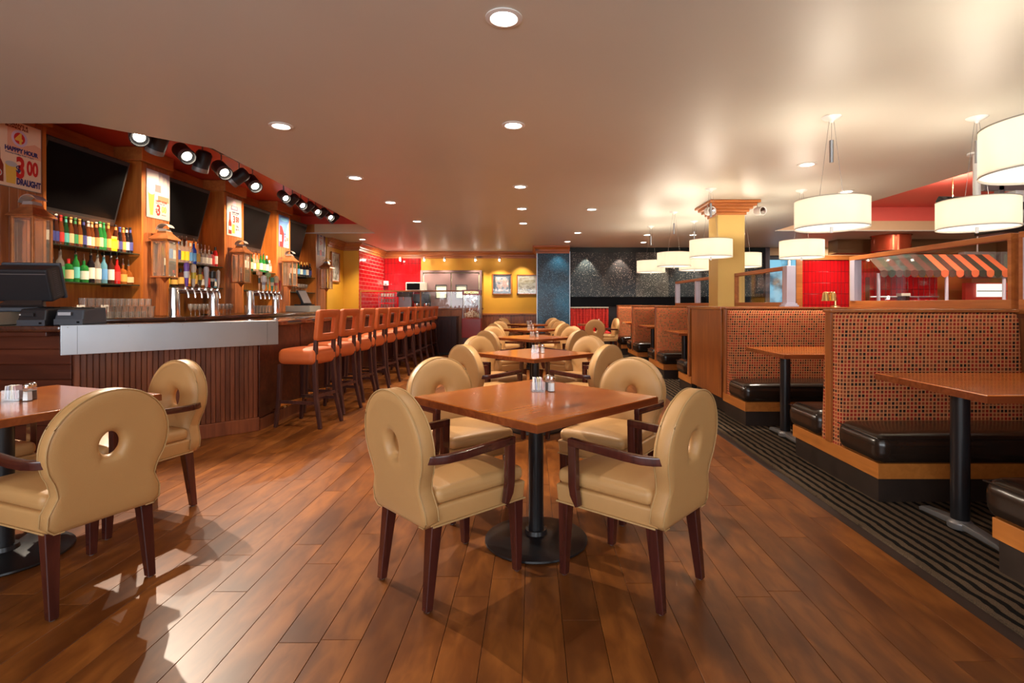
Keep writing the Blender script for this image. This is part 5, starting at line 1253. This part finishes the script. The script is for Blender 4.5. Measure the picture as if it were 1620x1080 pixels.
for x, c in ((1.45, WARM), (2.35, (1, .6, .45)), (3.3, WARM), (4.2, WARM), (5.1, WARM)):
    lamp('wall_wash', 'SPOT', (x, 14.0, 2.61), 55, c, aim=(x, 14.2, 1.4), spot_size=rad(75), spot_blend=.6, shadow_soft_size=.01)
for i, (x, lb) in enumerate(((2.62, 'white cylinder spotlight at left of the column crown'), (3.36, 'white cylinder spotlight at right of the column crown'))):
    t = thing('emergency_spot', lb, 'spotlight', (x - .12 * (1 if i == 0 else -1) * 0, 7.70, 2.60), 0, 'cylinder spotlights on the column crown')
    q = Vector((.25 if i else .1, -.9, -.1)).normalized().to_track_quat('Z', 'Y').to_matrix()
    M().lathe([(.03, -.09), (.06, -.07), (.065, .07), (.058, .075), (.05, .06)], 20, (0, 0, 0), q, cap=False).build('housing', 'white', t)
    M().lathe([(.0, .05), (.055, .06)], 20, (0, 0, 0), q, cap=False).build('reflector', 'chrome', t)
    M().tube([(0, .04, 0), (0, .12, .12), (0, .12, .148)], .010).build('arm', 'white', t)
# ================================================================== FAR LEFT: partition, popcorn machine, station
pa = thing('service_partition', 'low wooden wall with a long glass guard past the stools', 'partition', (-4.30, 12.98, 0))
M().box(0, 3.05, 0, .10, 0, 1.09).build('panelled_base', 'pineb', pa, smooth=0); M().box(-.0, 3.08, -.03, .13, 1.09, 1.125).build('ledge', 'ledge', pa, smooth=0, bevel=.006)
M().box(0, 3.05, .03, .06, 1.53, 1.565).build('top_rail', 'pinex', pa, smooth=0)
for xx in (0, 1.5, 3.02): M().box(xx, xx + .03, .03, .06, 1.125, 1.53).build('stile', 'pinex', pa, smooth=0)
M().box(.03, 1.5, .042, .048, 1.125, 1.53).box(1.53, 3.02, .042, .048, 1.125, 1.53).build('glass_guard', 'glass', pa, smooth=0)
m = M(); x = 0
while x < 3.0: m.box(x + .003, x + .07, -.012, 0, .10, 1.06); x += .075
m.build('beadboard', 'pineb', pa, smooth=0, kind='stuff')
cb = thing('dark_cabinet', 'very dark panelled cabinet at the end of the stool row', 'cabinet', (-2.34, 12.52, 0))
M().box(0, .52, 0, .40, .06, .90).build('body', 'darkcab', cb, smooth=0, bevel=.004); M().box(-.015, .535, -.015, .41, .90, .925).build('top', 'darkcab', cb, smooth=0, bevel=.005)
for k in range(5): M().box(.03 + k * .094, .03 + k * .094 + .085, -.014, 0, .12, .84).build('panel', 'darkcab', cb, smooth=0, bevel=.004)
M().box(.02, .50, .02, .38, 0, .06).build('plinth', 'black', cb, smooth=0)
pc = thing('popcorn_machine', 'glass popcorn machine with lit cabinet on red cart', 'popcorn machine', (-1.66, 12.45, 0))
M().box(-.02, .44, -.02, .40, .42, .88).build('cart', 'cart', pc, smooth=0, bevel=.01); M().box(0, .42, 0, .38, .10, .42).build('lower_cart', paint((0.10, 0.012, 0.01), .3), pc, smooth=0)
for xx in (0, .38):
    M().lathe([(.05, -.012), (.05, .012)], 14, (xx + .02, .02, .05), Matrix.Rotation(PI / 2, 3, 'Y')).build('wheel', 'black', pc)
for xx in (0, .40):
    for yy in (0, .36): M().box(xx, xx + .02, yy, yy + .02, .88, 1.44).build('corner_post', 'grey', pc, smooth=0)
M().box(.02, .40, .004, .008, .89, 1.44).box(.004, .008, .02, .36, .89, 1.44).box(.412, .416, .02, .36, .89, 1.44).build('glass_side', 'glass', pc, smooth=0)
M().box(-.01, .43, -.012, .39, 1.44, 1.56).build('head', 'cart', pc, smooth=0, bevel=.006)
M().box(.03, .39, -.016, -.012, 1.46, 1.54).build('sign_board', paint((0.30, 0.07, 0.02), .4), pc, smooth=0)
text_mesh('POPCORN', .075, 'brass', pc, 'lettering', loc=(.21, -.0165, 1.475), rot=(PI / 2, 0, 0), align='CENTER', bold=.001, sx=.95)
M().lathe([(.0, 0), (.06, .0), (.075, .03), (.075, .12), (.06, .14)], 18, (.26, .18, 1.20)).tube([(.26, .18, 1.34), (.26, .18, 1.44)], .008).tube([(.19, .12, 1.24), (.08, .08, 1.33)], .010).build('kettle', 'chrome', pc)
m = M()
for k in range(220):
    a = R.uniform(0, 1); x = .04 + .34 * R.random(); y = .03 + .30 * R.random(); z = .90 + .17 * R.random() * (1 - abs(x - .2) * 3.2) + .01
    r_ = .012; m.lathe([(0, -r_), (r_, 0), (0, r_)], 5, (x, y, z))
m.build('popcorn', plain('popcorn', (0.90, 0.84, 0.62), .8), pc, kind='stuff')
lamp('cabinet_light', 'POINT', (.20, .10, 1.36), 2.6, (1, .93, .8), pc, shadow_soft_size=.03)
M().lathe([(.0, 0), (.02, .0), (.022, .03), (.0, .04)], 10, (.10, .2, 1.395)).build('bulb', 'led', pc)
# counter and equipment behind the glass guard
ct = thing('service_counter', 'steel topped counter behind the glass guard', 'counter', (-4.25, 14.2, 0))
M().box(0, 1.9, 0, .7, 0, .95).build('body', 'darkcab', ct, smooth=0); M().box(-.02, 1.92, -.02, .75, .95, 1.0).build('counter_top', 'steel', ct, smooth=0, bevel=.005)
t = thing('glass_rack', 'steel rack with stacked cups on service counter, at left', 'rack', (-4.22, 14.35, 1.0))
for k in range(3): M().box(0, .42, 0, .25, .12 + k * .15, .135 + k * .15).build('rack_shelf', 'steel', t, smooth=0)
for xx in (0, .41):
    for yy in (0, .24): M().box(xx, xx + .01, yy, yy + .01, 0, .52).build('upright', 'steel', t, smooth=0)
m = M()
for k in range(3):
    for j in range(5): m.lathe([(.025, 0), (.036, .08)], 10, (.05 + j * .08, .12, .136 + k * .15 if k < 3 else 0))
m.build('cups', 'offw', t, kind='stuff')
t = thing('espresso_machine', 'tall steel coffee machine on the service counter', 'coffee machine', (-3.72, 14.35, 1.0))
M().box(0, .34, 0, .35, .02, .10).build('drip_tray', 'steel', t, smooth=0, bevel=.006); M().box(0, .34, .18, .35, .1, .45).build('column', 'steel', t, smooth=0, bevel=.01); M().box(0, .36, -.02, .35, .42, .58).build('head', 'blackm', t, smooth=0, bevel=.015)
M().tube([(.17, .05, .42), (.17, .05, .33)], .02).build('spout', 'chrome', t)
for k, xx in enumerate((-3.18, -2.92)):
    t = thing('coffee_urn', '%s of two black topped coffee brewers behind the guard' % ('left', 'right')[k], 'coffee brewer', (xx, 14.4, 1.0), 0, 'coffee brewers')
    M().box(-.10, .10, -.10, .12, 0, .03).build('base', 'blackm', t, smooth=0); M().lathe([(.075, .03), (.08, .05), (.08, .24), (.06, .26)], 18).build('flask', 'chrome', t); M().box(-.10, .10, -.10, .12, .30, .50).build('head', 'blackm', t, smooth=0, bevel=.01); M().box(-.10, .10, .09, .12, .03, .30).build('back', 'blackm', t, smooth=0)
t = thing('microwave', 'white and dark oven on high shelf before the red tiles', 'oven', (-3.60, 14.85, 1.60))
M().box(0, .55, 0, .32, 0, .24).build('body', 'offw', t, smooth=0, bevel=.01); M().box(.03, .40, -.01, 0, .03, .21).build('door', 'screen', t, smooth=0, bevel=.004); M().box(-.05, .62, -.02, .35, -.03, -.002).build('shelf', 'steel', t, smooth=0)
t = thing('paper_dispenser', 'small white dispenser on the red tiled corner', 'dispenser', (-4.42 + .12, 15.08, 1.76)); M().box(0, .13, 0, .10, 0, .13).build('body', 'white', t, smooth=0, bevel=.01); M().box(.03, .10, -.004, 0, .02, .05).build('slot', 'grey', t, smooth=0)
# framed pictures
def picture(W, H, mat_, label, loc, rot=(0, 0, 0), mount='white', mw=.05):
    t = thing('framed_picture', label, 'picture', loc); t.rotation_euler = rot
    f = M()
    for a in ((-W / 2, W / 2, -H / 2, -H / 2 + .025), (-W / 2, W / 2, H / 2 - .025, H / 2), (-W / 2, -W / 2 + .025, -H / 2, H / 2), (W / 2 - .025, W / 2, -H / 2, H / 2)): f.box(a[0], a[1], -.035, 0, a[2], a[3])
    f.build('frame', 'pinex', t, smooth=0)
    M().box(-W / 2 + .02, W / 2 - .02, -.012, 0, -H / 2 + .02, H / 2 - .02).build('mount_board', mount, t, smooth=0)
    M().box(-W / 2 + mw, W / 2 - mw, -.015, -.0125, -H / 2 + mw, H / 2 - mw).build('print', mat_, t, smooth=0)
    M().box(-W / 2 + .025, W / 2 - .025, -.020, -.018, -H / 2 + .025, H / 2 - .025).build('glazing', 'glass', t, smooth=0)
    return t
def artmat(name, stops, scale=6, stretch=(1, 1, 1)):
    m, nt, out = newmat(name); p = N(nt, 'ShaderNodeBsdfPrincipled'); L(nt, p.outputs[0], out.inputs[0]); p.inputs['Roughness'].default_value = .5
    tc = N(nt, 'ShaderNodeTexCoord'); mp = N(nt, 'ShaderNodeMapping'); mp.inputs['Scale'].default_value = stretch; L(nt, tc.outputs['Object'], mp.inputs[0])
    n = N(nt, 'ShaderNodeTexNoise'); n.inputs['Scale'].default_value = scale; n.inputs['Detail'].default_value = 5; L(nt, mp.outputs[0], n.inputs['Vector'])
    L(nt, ramp(nt, n.outputs['Fac'], stops), p.inputs['Base Color']); return m
a1 = artmat('crowded print', [(.38, (.07, .12, .18)), (.46, (.45, .42, .45)), (.54, (.55, .30, .24)), (.62, (.62, .62, .62))], 9)
a2 = artmat('pale town print', [(.38, (.35, .30, .24)), (.5, (.62, .55, .38)), (.62, (.72, .68, .62))], 7, (1, 1, 2.2))
a3 = artmat('grey team print', [(.38, (.20, .20, .18)), (.5, (.55, .52, .46)), (.62, (.75, .72, .66))], 9)
picture(.56, .60, a1, 'wood framed picture with blue grey mount, left of pair on yellow wall', (-.88, 15.198, 1.80), mount='slate', mw=.09)
picture(.58, .58, a2, 'wood framed pale picture beside the blue mosaic pier', (-.155, 15.198, 1.79), mount='white', mw=.05)
picture(.52, .70, a3, 'wood framed picture on yellow side wall past the bar', (-4.698, 12.42, 2.10), (0, 0, PI / 2), mw=.05)
# ================================================================== FAR RIGHT: awning kiosk, ceiling television, drum
kz = thing('awning_kiosk', 'red tiled kiosk wall under a green and orange striped awning', 'kiosk', (6.2, 9.6, 0))
M().box(0, 1.25, 0, .12, 0, 1.72).build('tiled_wall', 'redtile', kz, smooth=0)
M().box(1.25, 2.3, .5, .6, 0, 2.15).build('back_panel', paint((0.40, 0.16, 0.02)), kz, smooth=0)
for xx in (.0, 1.22, 2.25): M().tube([(xx, -.25, 0), (xx, -.25, 1.78)], .028, 12).build('post', 'lav', kz)
M().tube([(0, -.03, 1.36), (1.25, -.03, 1.36)], .012).build('rail', 'steel', kz)
ns = 17; W_ = 2.3
for k in range(ns):
    x0 = k * W_ / ns; x1 = (k + 1) * W_ / ns; zt = 2.15; 
    m = M().add([(x0, .12, zt), (x1, .12, zt), (x1, -.30, 1.82), (x0, -.30, 1.82), (x0, .12, zt - .006), (x1, .12, zt - .006), (x1, -.30, 1.814), (x0, -.30, 1.814)], [(0, 1, 2, 3), (7, 6, 5, 4), (0, 4, 5, 1), (3, 2, 6, 7), (0, 3, 7, 4), (1, 5, 6, 2)])
    m.prism([(x0, -.302), (x1, -.302), (x1, -.298), (x0, -.298)], 1.77, 1.82); m.lathe([(0, -.003), ((x1 - x0) / 2, -.003), ((x1 - x0) / 2, .003), (0, .003)], 14, ((x0 + x1) / 2, -.30, 1.77), Matrix.Rotation(PI / 2, 3, 'X'))
    m.build('awning_stripe', paint((0.010, 0.024, 0.016), .7) if k % 2 else paint((0.50, 0.11, 0.04) if k > 7 else (0.055, 0.024, 0.016), .7), kz, smooth=0)
bxo = thing('serving_bell_box', 'small pale topped box on the kiosk rail behind glass', 'box', (6.62, 9.35, 1.25))
M().box(0, .14, 0, .12, 0, .12).build('body', 'darkcab', bxo, smooth=0, bevel=.004); M().box(-.01, .15, -.01, .13, .12, .17).build('lid', 'offw', bxo, smooth=0, bevel=.006); M().box(-.1, .25, -.05, .28, -.04, -.002).build('bracket_shelf', 'darkcab', bxo, smooth=0)
pn = thing('lit_sign', 'white lit box on red panels seen through the right end of glass', 'sign', (8.3, 9.7, 0))
M().box(-.25, .95, 0, .08, 0, 1.62).build('red_panel', 'ceilred', pn, smooth=0); M().box(-.05, .40, -.05, 0, 1.36, 1.60).build('light_face', glow('lit sign face', (1, .93, .78), 1.1), pn, smooth=0); M().box(-.08, .95, -.06, -.05, 1.46, 1.475).build('cross_bar', 'blackm', pn, smooth=0)
for k, xx in enumerate((8.2, 8.9)):
    t = thing('grey_cupboard', '%s grey glazed panel high behind the right glass screen' % ('left', 'right')[k], 'cupboard', (xx, 9.9, 1.72), 0, 'grey glazed panels')
    M().box(0, .60, 0, .15, 0, .50).build('body', 'grey', t, smooth=0, bevel=.006); M().box(.05, .55, -.006, 0, .05, .45).build('glazing', paint((0.16, 0.18, 0.15), .2), t, smooth=0)
    M().tube([(.3, .07, .5), (.3, .07, .55 + (1.03 - .05))], .015).build('hanger', 'grey', t)
M().box(7.2, 10.94, 12.3, 12.7, 2.42, CZ - .002).build('soffit_box', paint((0.20, 0.10, 0.035), .5), cl, smooth=0)
t = thing('ceiling_drum', 'orange red metal drum hanging below the far right ceiling', 'drum', (8.0, 11.65, 2.40)); M().lathe([(.38, 0), (.38, .33), (.40, .345)], 40).build('drum', paint((0.60, 0.12, 0.05), .2, .6), t); M().lathe([(.30, -.004), (.32, 0)], 40).build('bottom_plate', 'grey', t)
tvt = thing('ceiling_television', 'black television tipped down from a ceiling pole behind a pendant', 'television', (4.70, 5.15, 0), rad(5))
rt = Matrix.Rotation(rad(-52), 3, 'X')
M().cbox((0, 0, 2.12), (1.10, .07, .60), rt).build('casing', 'blackm', tvt, smooth=0, bevel=.014); M().cbox(Vector((0, 0, 2.12)) + rt @ Vector((0, -.037, .02)), (.95, .004, .50), rt).build('screen', 'screen', tvt, smooth=0)
M().tube([(-.22, .12, 2.16), (-.22, .12, 2.748)], .032, 16).build('pole', 'white', tvt); M().lathe([(.08, 2.73), (.08, 2.749)], 20, (-.22, .12, 0)).build('ceiling_plate', 'white', tvt)
M().cbox((-.2, .10, 2.16), (.30, .06, .25), rt).build('mount', 'grey', tvt, smooth=0)
tr = thing('projector_frame', 'grey metal frame bracket at the right edge by the ceiling television', 'bracket', (4.75, 5.4, 0))
M().box(-.1, .7, -.03, .03, 2.40, 2.48).box(.05, .11, -.03, .03, 2.20, 2.48).box(.6, .66, -.03, .03, 2.20, 2.747).build('frame', 'grey', tr, smooth=0, bevel=.005); M().box(.16, .52, -.10, .10, 2.26, 2.39).build('projector', 'white', tr, smooth=0, bevel=.02)
M().box(.15, .45, .05, .4, 1.98, 2.2).build('speaker', 'blackm', tr, smooth=0, bevel=.02)
# bowl uplights added to brighten the red recess at right
for i, (x, y) in enumerate(((6.6, 8.2), (8.4, 6.6))):
    t = thing('added_recess_uplight', '%s added brass bowl uplight brightening the red recess at right' % ('farther', 'nearer')[i], 'uplight', (x, y, 2.86), 0, 'added bowl uplights of the red recess')
    M().lathe([(.0, -.03), (.05, -.02), (.075, .01), (.08, .03)], 18, cap=False).build('bowl', 'brass', t); M().tube([(0, 0, -.02), (0, 0, .388)], .006).build('stem', 'brass', t)
    lamp('added_uplight_bulb', 'POINT', (0.03, 0, .06), 38, WARM, t, shadow_soft_size=.03)
for x, y, e in ((6.2, 6.0, 60), (6.2, 9.0, 60), (7.6, 8.0, 60), (7.9, 13.3, 50), (-3.7, 14.2, 45)):  # ceiling discs without fixtures, added as fill for the areas beyond
    zc = 3.24 if 5.05 < x and y < 10.9 else 2.74
    lamp('added_room_fill', 'AREA', (x, y, zc), e, WARM, aim=(x, y, 0), shape='DISK', size=.35)
